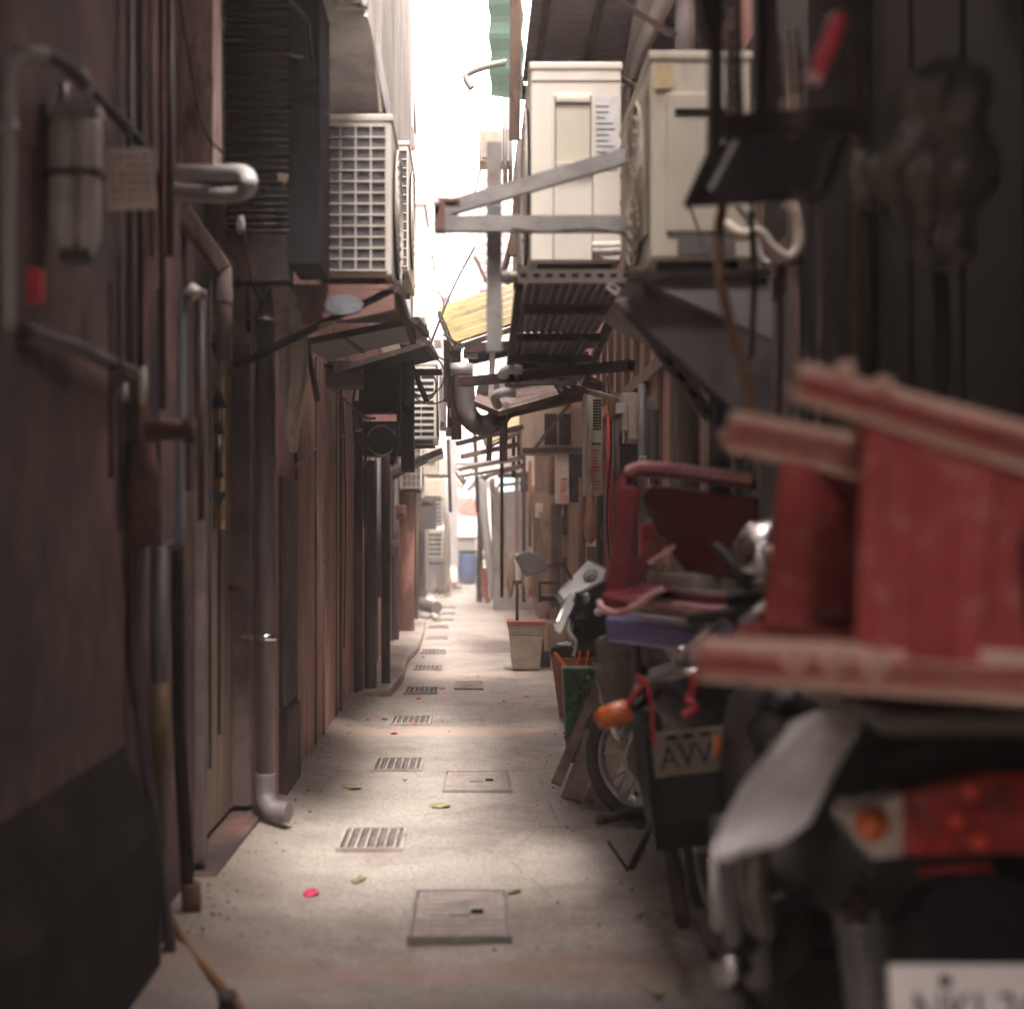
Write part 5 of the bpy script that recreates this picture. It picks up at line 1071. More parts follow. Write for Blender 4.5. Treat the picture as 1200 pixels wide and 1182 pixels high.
for k in range(260):
    u = rnd.random(); p = P(688-22*u+rnd.uniform(-9,16), 785+75*u+rnd.uniform(-16,14), 6.8+rnd.uniform(-.05,.12)); s_ = rnd.uniform(.008,.020)
    d1 = Vector((rnd.uniform(-1,1),rnd.uniform(-1,1),rnd.uniform(-.6,1))).normalized(); d2 = d1.cross(Vector((rnd.uniform(-1,1),rnd.uniform(-1,1),1))).normalized()
    c.add([p, p+d1*s_+d2*s_*.6, p+d1*s_*2, p+d1*s_-d2*s_*.6], [(0,1,2,3)])
t.p('leaves', c, 'leaf')
c = MB(); c.tube(bez([P(690,782,6.85), P(678,800,6.8), P(674,830,6.78), P(668,855,6.78)]), .004, 5); c.tube(bez([P(694,780,6.85), P(705,765,6.8), P(700,750,6.8)]), .004, 5); t.p('stem', c, 'leaf')
# pallets
t0 = T('wooden_pallet', G(700,942), 'weathered pallet leaning at the front of the pair, by the bicycle-like wheel', 'pallet', 'wooden pallets leaning on the right')
def pallet(t, off):
    tops = [(712,775),(722,760),(735,752)]; 
    for k, (b0, t1) in enumerate([((652,918),(706,790)),((663,935),(722,780)),((675,943),(738,778)),((690,943),(752,775)),((705,935),(766,775))]):
        c = MB(); a = P(b0[0],b0[1],6.45-.03*k)+off; a.z = max(a.z,.03); b_ = P(t1[0],t1[1],6.9)+off; c.bar(a, b_, .05, .022, up=(0,-1,.4)); t.p('board', c, 'wood')
    c = MB(); c.bar(P(680,860,6.72)+off, P(742,860,6.55)+off, .06, .05, up=(0,-1,.4)); c.bar(P(700,800,6.92)+off, P(760,790,6.85)+off, .06, .05, up=(0,-1,.4)); t.p('rail', c, 'wood')
pallet(t0, Vector((0,0,0)))
c = MB(); c.prism([P(690,872,6.85), P(708,790,7.0), P(722,745,7.05), P(800,745,7.05), P(800,872,6.85)], (0,.02,0)); solo('plywood_sheet', c, 'woodpale', 'pale plywood sheet leaning behind the pallet', 'board')
# ---- more small clutter: wires, straps, clamps
CL = [
 ('thin black wire drooping across the alley in front of the yellow awning', [P(520,392,8.5),P(560,412,8.2),P(610,405,8),P(700,380,7.5)], .006, 'rubber'),
 ('black wire sagging between the shelf and the far tarpaulin', [P(615,340,6.2),P(640,392,6.8),P(680,430,8),P(700,455,8.6)], .005, 'rubber'),
 ('pale cord curving under the slotted shelf', [P(660,383,6.5),P(672,390,6.5),P(690,394,6.5),P(712,388,6.5)], .008, 'cream_pipe'),
 ('cable hanging down beside the taller water heater', [P(712,440,8.5),P(716,520,8.5),P(711,600,8.5),P(715,660,8.5)], .006, 'rubber'),
 ('looped wire on the boards right of the hanging sack', [P(722,600,8.9),P(708,612,8.9),P(705,628,8.9),P(716,640,8.9),P(726,646,8.9)], .005, 'wood'),
 ('black wire stapled along the pink wall', [P(345,470,8.0),P(352,560,7.6),P(348,700,7.4),P(350,860,7.3)], .004, 'rubber'),
 ('second wire running down the pink wall', [P(402,470,9.5),P(405,600,9.5),P(403,760,9.5)], .005, 'rubber'),
 ('grey cable along the top of the pink wall', [P(345,545,6.9),P(380,520,8),P(415,506,9.5),P(440,500,11)], .007, 'pvc'),
 ('black cable drooping from the dark cage to the drainpipe', [P(285,270,4.95),P(296,330,5.1),P(308,352,5.4),P(322,330,5.8)], .005, 'rubber'),
 ('wire loop above the wrapped duct', [P(268,300,4.9),P(290,345,5.0),P(305,365,5.2),P(310,320,5.4)], .004, 'rubber'),
 ('black line dropping from the big left shelf', [P(470,352,5.6),P(476,372,5.7),P(492,384,5.9),P(505,398,6.4)], .005, 'rubber'),
 ('thin wire arcing near the small junction boxes', [P(506,398,9),P(516,372,9),P(520,355,9.2),P(512,340,9.4)], .004, 'rubber'),
 ('cord hanging from the nearest right air conditioner', [P(808,240,4.1),P(818,268,4.1),P(826,292,4.1),P(840,300,4.1)], .004, 'wood'),
 ('cable dangling behind the iron cage tray', [P(880,245,3.6),P(884,330,3.7),P(880,420,3.7)], .008, 'rubber'),
 ('black wire wrapped along the steel arm', [P(600,268,4.76),P(640,272,4.76),P(690,268,4.76),P(735,275,4.76)], .004, 'rubber'),
 ('bundle wire under the eaves behind the tall air conditioner', [P(735,60,6.5),P(742,95,6.3),P(736,130,6.2),P(728,165,6)], .007, 'rubber'),
 ('far wire crossing above the leaning pipes', [P(540,575,20),P(556,548,20),P(575,540,20),P(610,534,19)], .012, 'rubber'),
 ('thick cable down the black meter cabinet', [P(462,440,9.3),P(468,480,9.2),P(465,520,9.2),P(458,545,9.2)], .02, 'black'),
 ('dark sling of hose left of the meter cabinet', [P(418,480,9.3),P(430,520,9.2),P(425,560,9.4),P(428,620,9.6)], .012, 'rubber'),
]
for lb, pts, r_, mm_ in CL:
    c = MB(); c.tube(bez(pts), r_, 6); solo('cable', c, mm_, lb, 'cable')
for i, (px, py, Y, s_, mm_) in enumerate([(668,640,13.5,.16,'woodpale'),(640,610,15,.14,'planter'),(633,598,15.8,.12,'beige2'),(700,548,9.9,.10,'wood'),(757,545,7.2,.07,'pvc_pale'),(728,560,8.9,.09,'wood'),(345,790,7.6,.05,'rust'),(470,600,15,.12,'rust'),(462,640,15,.10,'pvc_dark')]):
    q = P(px,py,Y); c = MB(); c.cb(q, (s_,.06,s_*1.4)); c.cb(q+Vector((0,-.035,s_*.1)), (s_*.6,.02,s_*.7))
    solo('fuse_box', c, mm_, ['tan box on the boards under the smaller water heater','grey switch box beside the broad far plank','cream sheet pinned near the lit window','brown box half hidden by the taller water heater','pale socket box left of the cream downpipe','brown fuse box below the control boxes','rusty vent square low on the pink wall','rusty box high on the broad brown post','dark box low on the broad brown post'][i], 'box', bev=.005)
# ---- denser far overhead clutter
for i, (a, b_, Ya, Yb, w_, mm_, lb) in enumerate([
 ((536,520),(612,500),12.5,12,.04,'darkiron','thin dark bar over the lower yellow awning'),
 ((541,535),(610,520),15,14.5,.05,'wood','brown rail under the lower yellow awning'),
 ((556,500),(560,600),17,17,.05,'darkiron','slim dark post near the bright opening'),
 ((548,575),(566,556),19,19,.05,'steel','short slanting bar by the bright opening'),
 ((625,470),(700,452),10.5,9.5,.07,'darkiron','heavy dark beam above the boxed window'),
 ((604,415),(700,447),8.4,8.2,.03,'darkiron','dark strut slanting behind the pipe rack'),
 ((640,445),(730,470),9,8,.03,'wood','thin wooden strut above the taller water heater'),
 ((525,515),(528,600),16,16,.04,'darkiron','narrow dark post past the grey awning'),
 ((570,330),(556,300),12,12,.03,'wood','small brown stick above the yellow awning'),
 ((486,560),(486,700),18,18,.05,'darkiron','slim black post before the grey elbow pipe'),
 ((468,395),(500,470),9.8,9.9,.03,'darkiron','dark strut across the white slatted air conditioner'),
 ((590,590),(592,690),20.5,20.5,.04,'wood','brown upright batten on the mottled wall stub'),
]):
    c = MB(); c.bar(P(*a,Ya), P(*b_,Yb), w_); solo('support_bar', c, mm_, lb, 'bar')
for i, (px, py, Y, w_, h_, mm_, lb) in enumerate([(516,470,11.8,.10,.5,'pvc','grey conduit cover beside the white slatted air conditioner'),(552,540,20,.5,.12,'pale_wall','pale canopy slab above the bright opening'),(507,572,19,.3,.3,'beige2','cream box above the ground air conditioners'),(514,548,17,.3,.25,'white','white box past the grey sheet awning')]):
    q = P(px,py,Y); c = MB(); c.cb(q, (w_,.3,h_)); c.cb(q+Vector((0,-.16,0)), (w_*.8,.02,h_*.8)); solo('wall_box', c, mm_, lb, 'box', bev=.01)
# ================================================================== MOTORCYCLE (middle)
BK = Vector((.79, 4.1, 0)); heading = math.atan2(.10, 1.95)     # leans its nose to the alley
t = T('motorcycle', BK, 'old motorcycle with orange signal and rear plate AVV parked along the right wall', 'motorcycle', 'two-wheelers parked on the right', rz=heading, world=False)
def wheel(t, c, r_, tr, w_, rotz=0, spokes=20, rimm='steel', label=None):
    Mz = Matrix.Rotation(rotz, 4, 'Z') @ Matrix.Rotation(R(90), 4, 'Z')
    m_ = MB(); m_.torus(c, r_-tr, tr, Mz, 48, 12, flat=w_); wl = t.p('wheel', m_, 'rubber', label=label)
    m_ = MB(); m_.torus(c, r_-tr*2.0, .012, Mz, 48, 8, flat=1.8); t.p('rim', m_, rimm, wl)
    m_ = MB(); ax = (Matrix.Rotation(rotz,4,'Z') @ Vector((1,0,0)))
    for k in range(spokes):
        a = 2*math.pi*k/spokes; s_ = 1 if k % 2 else -1
        d = Matrix.Rotation(rotz,4,'Z') @ Vector((0, math.cos(a), math.sin(a))); a2 = a+.35*s_
        d2 = Matrix.Rotation(rotz,4,'Z') @ Vector((0, math.cos(a2), math.sin(a2)))
        m_.tube([Vector(c)+ax*.03*s_+d*.03, Vector(c)+d2*(r_-tr*2.05)], .0032, 5)
    m_.tube([Vector(c)-ax*.06, Vector(c)+ax*.06], .035, 14); t.p('spokes', m_, rimm, wl)
    return wl
wheel(t, (0,.32,.29), .29, .042, 1.1)
sw = R(42)
fc = Vector((.03,1.92,.285))
wheel(t, fc, .285, .040, 1.1, sw)
def RF(v): return fc + Matrix.Rotation(sw,4,'Z') @ Vector(v)
c = MB()
prof = []
for k in range(13):
    a = R(20 + 150*k/12); prof.append((math.cos(a), math.sin(a)))
ring = []
for (ca, sa) in prof:
    ring.append([RF((x_, ca*(.318-abs(x_)*.35), sa*(.318-abs(x_)*.35))) for x_ in (-.06,-.03,0,.03,.06)] + [RF((x_, ca*(.312-abs(x_)*.35), sa*(.312-abs(x_)*.35))) for x_ in (.06,.03,0,-.03,-.06)])
c.loft(ring); t.p('front_mudguard', c, 'gloss_grey')
c = MB()
for s_ in (-1,1): c.tube([RF((s_*.075,0,0)), RF((s_*.075,-.12,.35)), RF((s_*.07,-.22,.62))], .017, 10)
t.p('fork', c, 'galv')
# handlebar, dash, mirrors  (local: forward +y)
def L(px, py, Y): # world point of photo pixel -> motorcycle frame
    return Matrix.Rotation(-heading,4,'Z') @ (P(px,py,Y)-BK)
c = MB(); c.tube(bez([L(652,732,5.35), L(668,700,5.45), L(692,690,5.6), L(740,690,5.75), L(790,700,5.8)]), .013, 10); c.tube([L(664,690,5.55), L(678,716,5.5)], .021, 12); hb = t.p('handlebar', c, 'chrome')
c = MB(); c.tube([L(672,706,5.42), L(666,760,5.4)], .001, 4); c.prism([L(650,738,5.33), L(657,742,5.33), L(676,700,5.40), L(668,695,5.40)], (0,.02,0)); t.p('lever', c, 'galv', hb)
c = MB(); c.lathe([(.001,-.05),(.05,-.04),(.062,0),(.05,.05),(.001,.06)], L(688,712,5.42), 16); c.cb(L(700,728,5.44), (.13,.10,.10), (.3,.2,.3)); c.cb(L(672,712,5.42), (.04,.06,.12), (0,.5,0)); t.p('switch_cluster', c, 'black', hb)
c = MB(); c.lathe([(.001,0),(.018,0),(.018,.008),(.001,.008)], L(701,717,5.34), 12, Matrix.Rotation(R(90),4,'X')); c.lathe([(.001,0),(.010,0),(.010,.008),(.001,.008)], L(687,697,5.34), 12, Matrix.Rotation(R(90),4,'X')); t.p('button', c, 'white', hb)
c = MB(); q = [L(653,702,5.52), L(661,713,5.46), L(713,686,5.46), L(717,672,5.50), L(693,660,5.56)]; nrm = (q[1]-q[0]).cross(q[3]-q[0]).normalized()*.03; nrm = -nrm if nrm.y > 0 else nrm; c.prism(q, nrm); ds = t.p('dashboard', c, 'gloss_grey', bev=.004)
c = MB(); ce = sum(q, Vector())/5; c.prism([ce+(v-ce)*.86+nrm*1.03 for v in q], nrm*.12); t.p('dial_plate', c, 'glosswhite', ds)
c = MB(); nn = (q[1]-q[0]).cross(q[2]-q[0]).normalized(); nn = nn if nn.y < 0 else -nn
Mq = nn.to_track_quat('Z','Y').to_matrix().to_4x4()
c.lathe([(.022,0),(.030,.0),(.030,.008),(.022,.008)], ce+Vector((.03,0,.015))+nrm*1.15, 24, Mq); c.lathe([(.001,.002),(.018,.002),(.018,.004),(.001,.004)], ce+Vector((.03,0,.015))+nrm*1.15, 24, Mq); t.p('speedometer', c, 'mirror', ds)
c = MB(); c.tube(bez([L(676,688,5.55), L(668,675,5.5), L(660,663,5.45), L(650,661,5.42), L(643,663,5.4)]), .0065, 8); mr = t.p('mirror', c, 'rust')
c = MB(); q = [L(602,652,5.4), L(616,645,5.4), L(626,647,5.4), L(645,664,5.4), L(640,669,5.4), L(616,676,5.4)]; c.prism(q, (0,.03,0)); t.p('mirror_shell', c, 'mirror', mr, bev=.006)
c = MB(); ce = sum(q, Vector())/6; c.prism([ce+(v-ce)*.86+Vector((0,-.003,0)) for v in q], (0,.004,0)); t.p('mirror_glass', c, 'gloss_grey', mr)
c = MB(); c.tube(bez([L(668,720,5.4), L(666,738,5.38), L(675,752,5.38), L(672,768,5.42)]), .006, 8); t.p('brake_cable', c, 'galv')
# headlamp nacelle and leg shield
c = MB(); c.loft([[L(x_,y_,Y_) for x_, y_ in ((690-w1,720),(690+w1*2,716),(690+w1*2,760),(690-w1,762))] for Y_, w1 in ((5.5,18),(5.8,20))], smooth=False); t.p('headlamp_shell', c, 'black', bev=.02)
c = MB(); q = [L(700,748,5.25), L(716,742,5.2), L(750,745,5.15), L(756,800,5.15), L(746,850,5.15), L(728,872,5.2), L(712,840,5.25), L(703,800,5.25)]; c.prism(q, (-.01,.05,0)); t.p('leg_shield', c, 'brownshield', bev=.012)
c = MB(); c.tube(bez([L(722,750,5.12), L(740,748,5.1), L(744,800,5.1), L(734,850,5.12), L(725,862,5.15)]), .012, 8); t.p('crash_bar', c, 'gloss_grey')
# frame body
c = MB(); c.tube([(0,.35,.62),(0,.9,.70),(0,1.4,.80),(0,1.62,.85)], [.03,.04,.05,.04], 12); c.tube([(0,1.55,.8),(0,1.4,.45),(0,1.0,.28),(0,.5,.30)], .025, 10); t.p('frame', c, 'darkiron')
c = MB(); c.tube([(0,.85,.42),(0,1.3,.40)], [.13,.12], 16); c.tube([(0,1.15,.45),(0,1.4,.52)], [.075,.07], 14); t.p('engine', c, 'darkiron')
c = MB(); c.loft([[Vector((sx*w1, y_, z_+sz*h1)) for sx, sz in ((-1,-1),(-.9,.6),(0,1),(.9,.6),(1,-1),(0,-1.1))] for y_, w1, h1, z_ in ((-.05,.07,.05,.72),(.1,.13,.07,.74),(.45,.14,.08,.74),(.8,.13,.08,.72),(1.05,.09,.06,.74))]); t.p('seat', c, 'black', bev=.01)
c = MB(); c.loft([[Vector((sx*w1, y_, z_+sz*h1)) for sx, sz in ((-1,-1),(-.95,.8),(0,1),(.95,.8),(1,-1),(0,-1))] for y_, w1, h1, z_ in ((-.08,.09,.05,.60),(.1,.13,.08,.60),(.6,.13,.12,.56),(1.05,.10,.14,.55))]); t.p('tail_cowl', c, mat('maroon_cowl', (.060,.018,.020), (.035,.012,.014), 8, .3, bump=.05, coat=.4))
c = MB(); c.tube(bez([L(746,803,4.15), L(760,797,4.1), L(800,789,4.0), L(835,784,4.0)]), .012, 10); t.p('grab_rail', c, 'chrome')
c = MB(); a, b_ = L(765,852,3.99), L(862,900,3.99)
mp_ = Matrix.Translation(L(812,880,4.0)) @ Matrix.Rotation(R(-6),4,'Y')
c.box((-.118,-.004,-.066),(.118,.004,.066), mp_); pl = t.p('licence_plate', c, 'plate', bev=.002)
tx = text_mb('AVV-', .098, .0015); xf(tx, mp_ @ Matrix.Translation((-.008,-.006,-.012)) @ Matrix.Rotation(R(90),4,'X') @ Matrix.Diagonal((.86,1.0,1,1))); t.p('plate_letters', tx, 'ink', pl)
c = MB()
for k in range(3): c.box((-.075+k*.05,-.007,.042),(-.045+k*.05,-.0045,.054), mp_)
t.p('plate_small_print', c, 'ink', pl)
c = MB(); c.box((-.14,.005,-.28),(.10,.02,.05), mp_); t.p('rear_mudguard', c, 'black')
c = MB(); c.box((-.10,-.012,-.20),(.08,-.002,-.075), mp_); t.p('lower_flap', c, 'rubber')
# orange signals
c = MB(); c.tube([L(702,846,4.05), L(706,842,4.05), L(735,832,4.05), L(738,831,4.05)], [.028,.036,.036,.03], 16); sg = t.p('turn_signal', c, 'orange')
c = MB(); c.tube([L(735,832,4.06), L(772,812,4.15)], [.022,.012], 10); t.p('stem', c, 'black', sg)
c = MB(); c.tube([L(700,848,4.05), L(703,846,4.05)], [.026,.027], 16); t.p('cap', c, 'pinkred', sg)
c = MB(); c.tube([L(862,830,4.0), L(892,824,4.0)], .03, 14); t.p('turn_signal', c, 'orange')
c = MB(); c.tube([L(757,840,4.12), L(762,900,4.2), L(775,950,4.3)], [.045,.05,.055], 10); t.p('shock_absorber', c, 'rubber')
# foot pegs and stand, exhaust
c = MB(); c.tube([L(702,960,4.75), L(752,950,4.85)], [.020,.018], 12); c.tube([L(751,951,4.85), L(800,960,4.9)], .012, 8); t.p('foot_peg', c, 'rubber')
c = MB(); c.tube([L(740,1016,5.1), L(780,930,4.9)], .016, 10); c.tube([L(736,1020,5.1), L(713,986,5.0)], .006, 8); t.p('side_stand', c, 'black')
c = MB(); c.tube([L(768,905,4.3), L(775,960,4.2), L(790,1010,4.1), L(800,1080,3.8)], [.02,.025,.025,.02], 10); t.p('drive_guard', c, 'darkiron')
c = MB(); c.tube([(.13,1.1,.3),(.15,.6,.28),(.16,.0,.34)], [.03,.045,.05], 14); t.p('exhaust', c, 'galv')
c = MB(); c.lathe([(.001,-.02),(.014,0),(.001,.02)], L(745,931,4.6), 10); t.p('axle_nut', c, 'chrome')
# strings hanging
for i, pts in enumerate([[P(812,790,3.8),P(812,812,3.8),P(806,820,3.8),P(815,828,3.78),P(810,834,3.78),P(800,838,3.78)],[P(745,792,4.0),P(757,800,3.98),P(764,830,3.98),P(764,850,3.98),P(768,872,3.97)],[P(757,795,4.0),P(744,812,3.98),P(735,826,3.98)]]):
    c = MB(); c.tube(bez(pts), [.012,.0065,.007][i], 8); solo('red_string', c, 'brightred', ['knotted pinkish-red cord hanging below the purple board','long red string hanging past the orange signal','short red string looped over the orange signal'][i], 'string')
# purple board, chrome rail, pole on motorcycle seat
c = MB(); c.loft([[P(709,722,4.9), P(840,742,4.1), P(840,768,4.1), P(712,752,4.9)], [P(730,716,5.2), P(880,730,4.5), P(880,750,4.5), P(732,745,5.2)]], smooth=False); solo('seat_board', c, 'purple', 'blue-purple plastic board lying on the motorcycle seat', 'board', bev=.012)
c = MB(); c.tube([P(722,710,4.75), P(760,717,4.6), P(835,726,4.0)], [.016,.018,.018], 12); c.tube([P(730,697,4.9), P(840,715,4.3)], .010, 8); solo('luggage_rack', c, 'galv', 'pale metal rack tubes lying on the blue-purple board', 'rack')
c = MB(); c.tube([P(800,763,3.9), P(850,722,3.5)], .0085, 10); c.tube([P(794,767,3.92), P(804,762,3.9)], .018, 12); solo('brake_lever', c, 'chrome', 'shiny lever with a ball end in front of the purple board', 'lever')
# stacked flat things under the chair
for i, (a, b_, Ya, Yb, th, mm_, lb) in enumerate([((738,700),(850,716),4.6,4.0,.022,'pinkred','faded pink slat under the dark red chair'),((760,692),(850,702),4.6,4.1,.02,'darkred','dark red slat stacked above the pink one'),((790,680),(830,685),4.5,4.3,.05,'beige2','cream tin tucked beneath the dark red chair'),((770,686),(850,697),4.55,4.15,.014,'galv','thin metal strip between the red slats')]):
    c = MB(); c.bar(P(*a,Ya), P(*b_,Yb), .10, th); solo('stacked_slat', c, mm_, lb, 'slat', bev=.004)

# ------------------------------------------------------------------ dark red chair, tipped on the motorcycle
t = T('plastic_chair', P(780,712,4.5), 'dark red plastic chair tipped over on the motorcycle seat', 'chair')
c = MB(); c.tube(bez([P(705,712,4.45), P(716,690,4.42), P(726,640,4.4), P(728,600,4.4), P(730,572,4.4), P(738,556,4.4), P(758,552,4.35), P(820,558,4.2), P(884,566,4.1)]), .021, 12); t.p('backrest_rim', c, 'darkred')
c = MB(); c.tube(bez([P(736,552,4.38), P(758,546,4.33), P(820,552,4.18), P(884,561,4.08)]), .017, 10); t.p('worn_edge', c, 'pinkred')
c = MB(); q = [P(760,568,4.40), P(884,582,4.15), P(884,680,4.15), P(868,682,4.2), P(800,668,4.4), P(770,625,4.42), P(752,585,4.42)]; c.prism(q, (.02,.025,0)); t.p('backrest', c, 'darkred', bev=.01)
c = MB(); c.bar(P(742,570,4.36), P(722,692,4.40), .055, .022, up=(0,-1,0), w2=.075); c.bar(P(776,628,4.38), P(735,690,4.42), .05, .022, up=(0,-1,0)); t.p('leg', c, 'darkred', bev=.008)
c = MB(); c.loft([[P(706,696,4.3), P(724,700,4.25), P(790,690,4.2), P(742,712,4.2), P(718,716,4.25)], [P(712,686,4.55), P(728,684,4.5), P(792,678,4.5), P(745,700,4.5), P(724,706,4.5)]], smooth=False); t.p('seat', c, 'darkred', bev=.01)
c = MB(); c.tube(bez([P(702,705,4.3), P(708,714,4.27), P(724,718,4.24), P(745,710,4.2), P(762,697,4.2), P(778,690,4.2)]), .011, 10); c.bar(P(760,660,4.3), P(790,640,4.3), .03, .012); t.p('seat_edge', c, 'pinkred')
c = MB(); c.lathe([(.001,0),(.010,0),(.010,.006),(.001,.006)], P(761,569,4.33), 14, Matrix.Rotation(R(90),4,'X')); t.p('screw_cap', c, 'pinkred')
c = MB(); c.box((P(752,0,4.6).x,4.6,P(0,650,4.6).z),(P(777,0,4.6).x,4.68,P(0,614,4.6).z)); solo('toy_basket', c, 'brightred', 'bright red plastic tub seen through the chair legs', 'tub', bev=.01)
c = MB(); c.tube([P(757,611,4.55), P(775,604,4.55)], .010, 8); solo('tub_clip', c, 'galv', 'small shiny clip above the bright red tub', 'clip')

# ------------------------------------------------------------------ NEAR SCOOTER
S = Vector((.86, 2.3, 0))
t = T('motor_scooter', S, 'black scooter with red tail lamp under the big red stool, closest to the camera', 'scooter', 'two-wheelers parked on the right', rz=0.0)
t.world = True
def sec(y_, xc, w_, z0_, z1_, r_=.3):
    z_m = (z0_+z1_)/2
    return [Vector((xc+w_*a, y_, z_m+(z1_-z0_)/2*b)) for a, b in ((-1,-.55),(-1,.35),(-.82,.8),(-.35,1),(.35,1),(.82,.8),(1,.35),(1,-.55),(.7,-1),(-.7,-1))]
xc = .88
c = MB(); c.loft([sec(2.40,xc,.20,.74,.93), sec(2.46,xc,.245,.60,.97), sec(2.62,xc,.27,.56,.97), sec(2.95,xc,.25,.50,.93), sec(3.3,xc,.20,.42,.84), sec(3.55,xc,.15,.34,.6)]); bd = t.p('tail_body', c, 'black')
c = MB(); c.loft([sec(2.34,xc,.15,.955,.995), sec(2.40,xc,.19,.95,1.02), sec(2.8,xc,.18,.93,1.0), sec(3.3,xc,.15,.84,.90)]); t.p('seat', c, 'rubber')
# tail lamp: clear tip, red centre
lampz = lambda py: P(0,py,2.38).z
c = MB(); q = [P(1060,928,2.32), P(1160,906,2.30), P(1262,906,2.30), P(1262,1000,2.30), P(1060,1004,2.32)]; c.prism(q, (0,.13,0)); tl = t.p('tail_lamp', c, 'lensred', bev=.008)
c = MB(); q = [P(993,962,2.33), P(1003,946,2.33), P(1060,928,2.32), P(1060,1004,2.32), P(1024,1008,2.33), P(1006,990,2.33)]; c.prism(q, (0,.12,0)); t.p('clear_tip', c, 'lensclear', tl, bev=.006)
c = MB(); c.lathe([(.001,-.012),(.024,-.008),(.029,0),(.001,.004)], P(1022,966,2.315), 14, Matrix.Rotation(R(90),4,'X')); t.p('signal_bulb', c, 'orange', tl)
c = MB()
for px, py in ((1140,925),(1150,985),(1122,960)): c.lathe([(.001,-.008),(.014,-.004),(.017,0),(.001,.003)], P(px,py,2.293), 12, Matrix.Rotation(R(90),4,'X'))
t.p('lens_glints', c, 'lensglint', tl)  # brighter dots painted as highlights on the red lens
c = MB()
for k in range(9): c.bar(P(1075+k*22,916 if k > 2 else 926,2.298), P(1075+k*22,1000,2.298), .004, .010, up=(0,-1,0))
t.p('lens_ribs', c, 'lensred', tl)
c = MB(); c.bar(P(1075,1019,2.38), P(1160,1014,2.37), .02, .012); t.p('lower_reflector', c, 'lensred')
c = MB(); c.loft([sec(2.36,xc,.10,.53,.70), sec(2.52,xc,.13,.42,.66), sec(2.8,xc,.12,.40,.6)]); t.p('rear_mudguard', c, 'black')
q0 = P(1128,1190,2.18); mp_ = Matrix.Translation((q0.x+.03, 2.18, P(0,1132,2.18).z-.08)) @ Matrix.Rotation(R(-14),4,'X')
c = MB(); c.box((-.145,-.004,-.08),(.145,.004,.08), mp_); pl = t.p('licence_plate', c, 'plate_near', bev=.010)
tx = text_mb('NKJ-3G', .095, .0015); xf(tx, mp_ @ Matrix.Translation((.0,-.006,.0)) @ Matrix.Rotation(R(90),4,'X') @ Matrix.Diagonal((.72,1,1,1))); t.p('plate_letters', tx, 'ink', pl)
c = MB(); c.lathe([(.001,0),(.010,0),(.010,.006),(.001,.006)], mp_ @ Vector((-.055,-.004,.055)), 12, Matrix.Rotation(R(90),4,'X')); t.p('plate_bolt', c, 'rust', pl)
c = MB(); c.torus((xc,2.62,.27), .20, .065, Matrix.Rotation(R(90),4,'Z'), 36, 14); wh = t.p('rear_wheel', c, 'rubber')
c = MB(); c.lathe([(.001,-.05),(.12,-.05),(.14,-.03),(.14,.03),(.12,.05),(.001,.05)], (xc,2.62,.27), 24, Matrix.Rotation(R(90),4,'Y')); t.p('rim', c, 'galv', wh)
c = MB(); c.torus((xc,3.62,.25), .19, .055, Matrix.Rotation(R(90),4,'Z'), 36, 14); wh = t.p('front_wheel', c, 'rubber')
# coil spring
sp = []
a, b_ = P(1003,1072,2.45), P(1025,1230,2.40)
for k in range(200):
    u = k/199; p = a.lerp(b_, u); an = u*2*math.pi*11
    sp.append(p+Vector((.034*math.cos(an), .034*math.sin(an), 0)))
c = MB(); c.tube(sp, .0065, 6); ss = t.p('shock_spring', c, 'steel')
c = MB(); c.tube([a+Vector((0,0,.04)), b_], .016, 8); t.p('damper', c, 'darkiron', ss)
c = MB(); c.loft([sec(2.9,xc,.17,.10,.34), sec(3.5,xc,.19,.10,.30)]); t.p('footboard', c, 'black')
c = MB(); c.loft([sec(3.45,xc,.19,.30,.80), sec(3.60,xc,.16,.32,.98), sec(3.68,xc,.10,.4,.98)]); t.p('leg_shield', c, 'black')
c = MB(); c.tube([P(868,1120,2.65), P(905,1060,2.75), P(960,1040,2.75)], .018, 10); fp = t.p('foot_peg', c, 'black')
c = MB(); c.tube([P(845,1142,2.62), P(872,1128,2.65)], [.026,.022], 12); t.p('peg_tip', c, 'chrome', fp)
c = MB(); c.tube(bez([P(846,955,2.75), P(852,1010,2.72), P(858,1070,2.70), P(864,1110,2.68)]), [.02]*25, 10) if False else c.tube(bez([P(846,955,2.75), P(852,1010,2.72), P(858,1070,2.70), P(864,1110,2.68)]), .022, 10); t.p('side_bar', c, 'gloss_grey')
c = MB(); c.tube(bez([P(885,985,2.60), P(884,1040,2.6), P(896,1090,2.62)]), .030, 12); t.p('side_cover', c, 'brownshield')
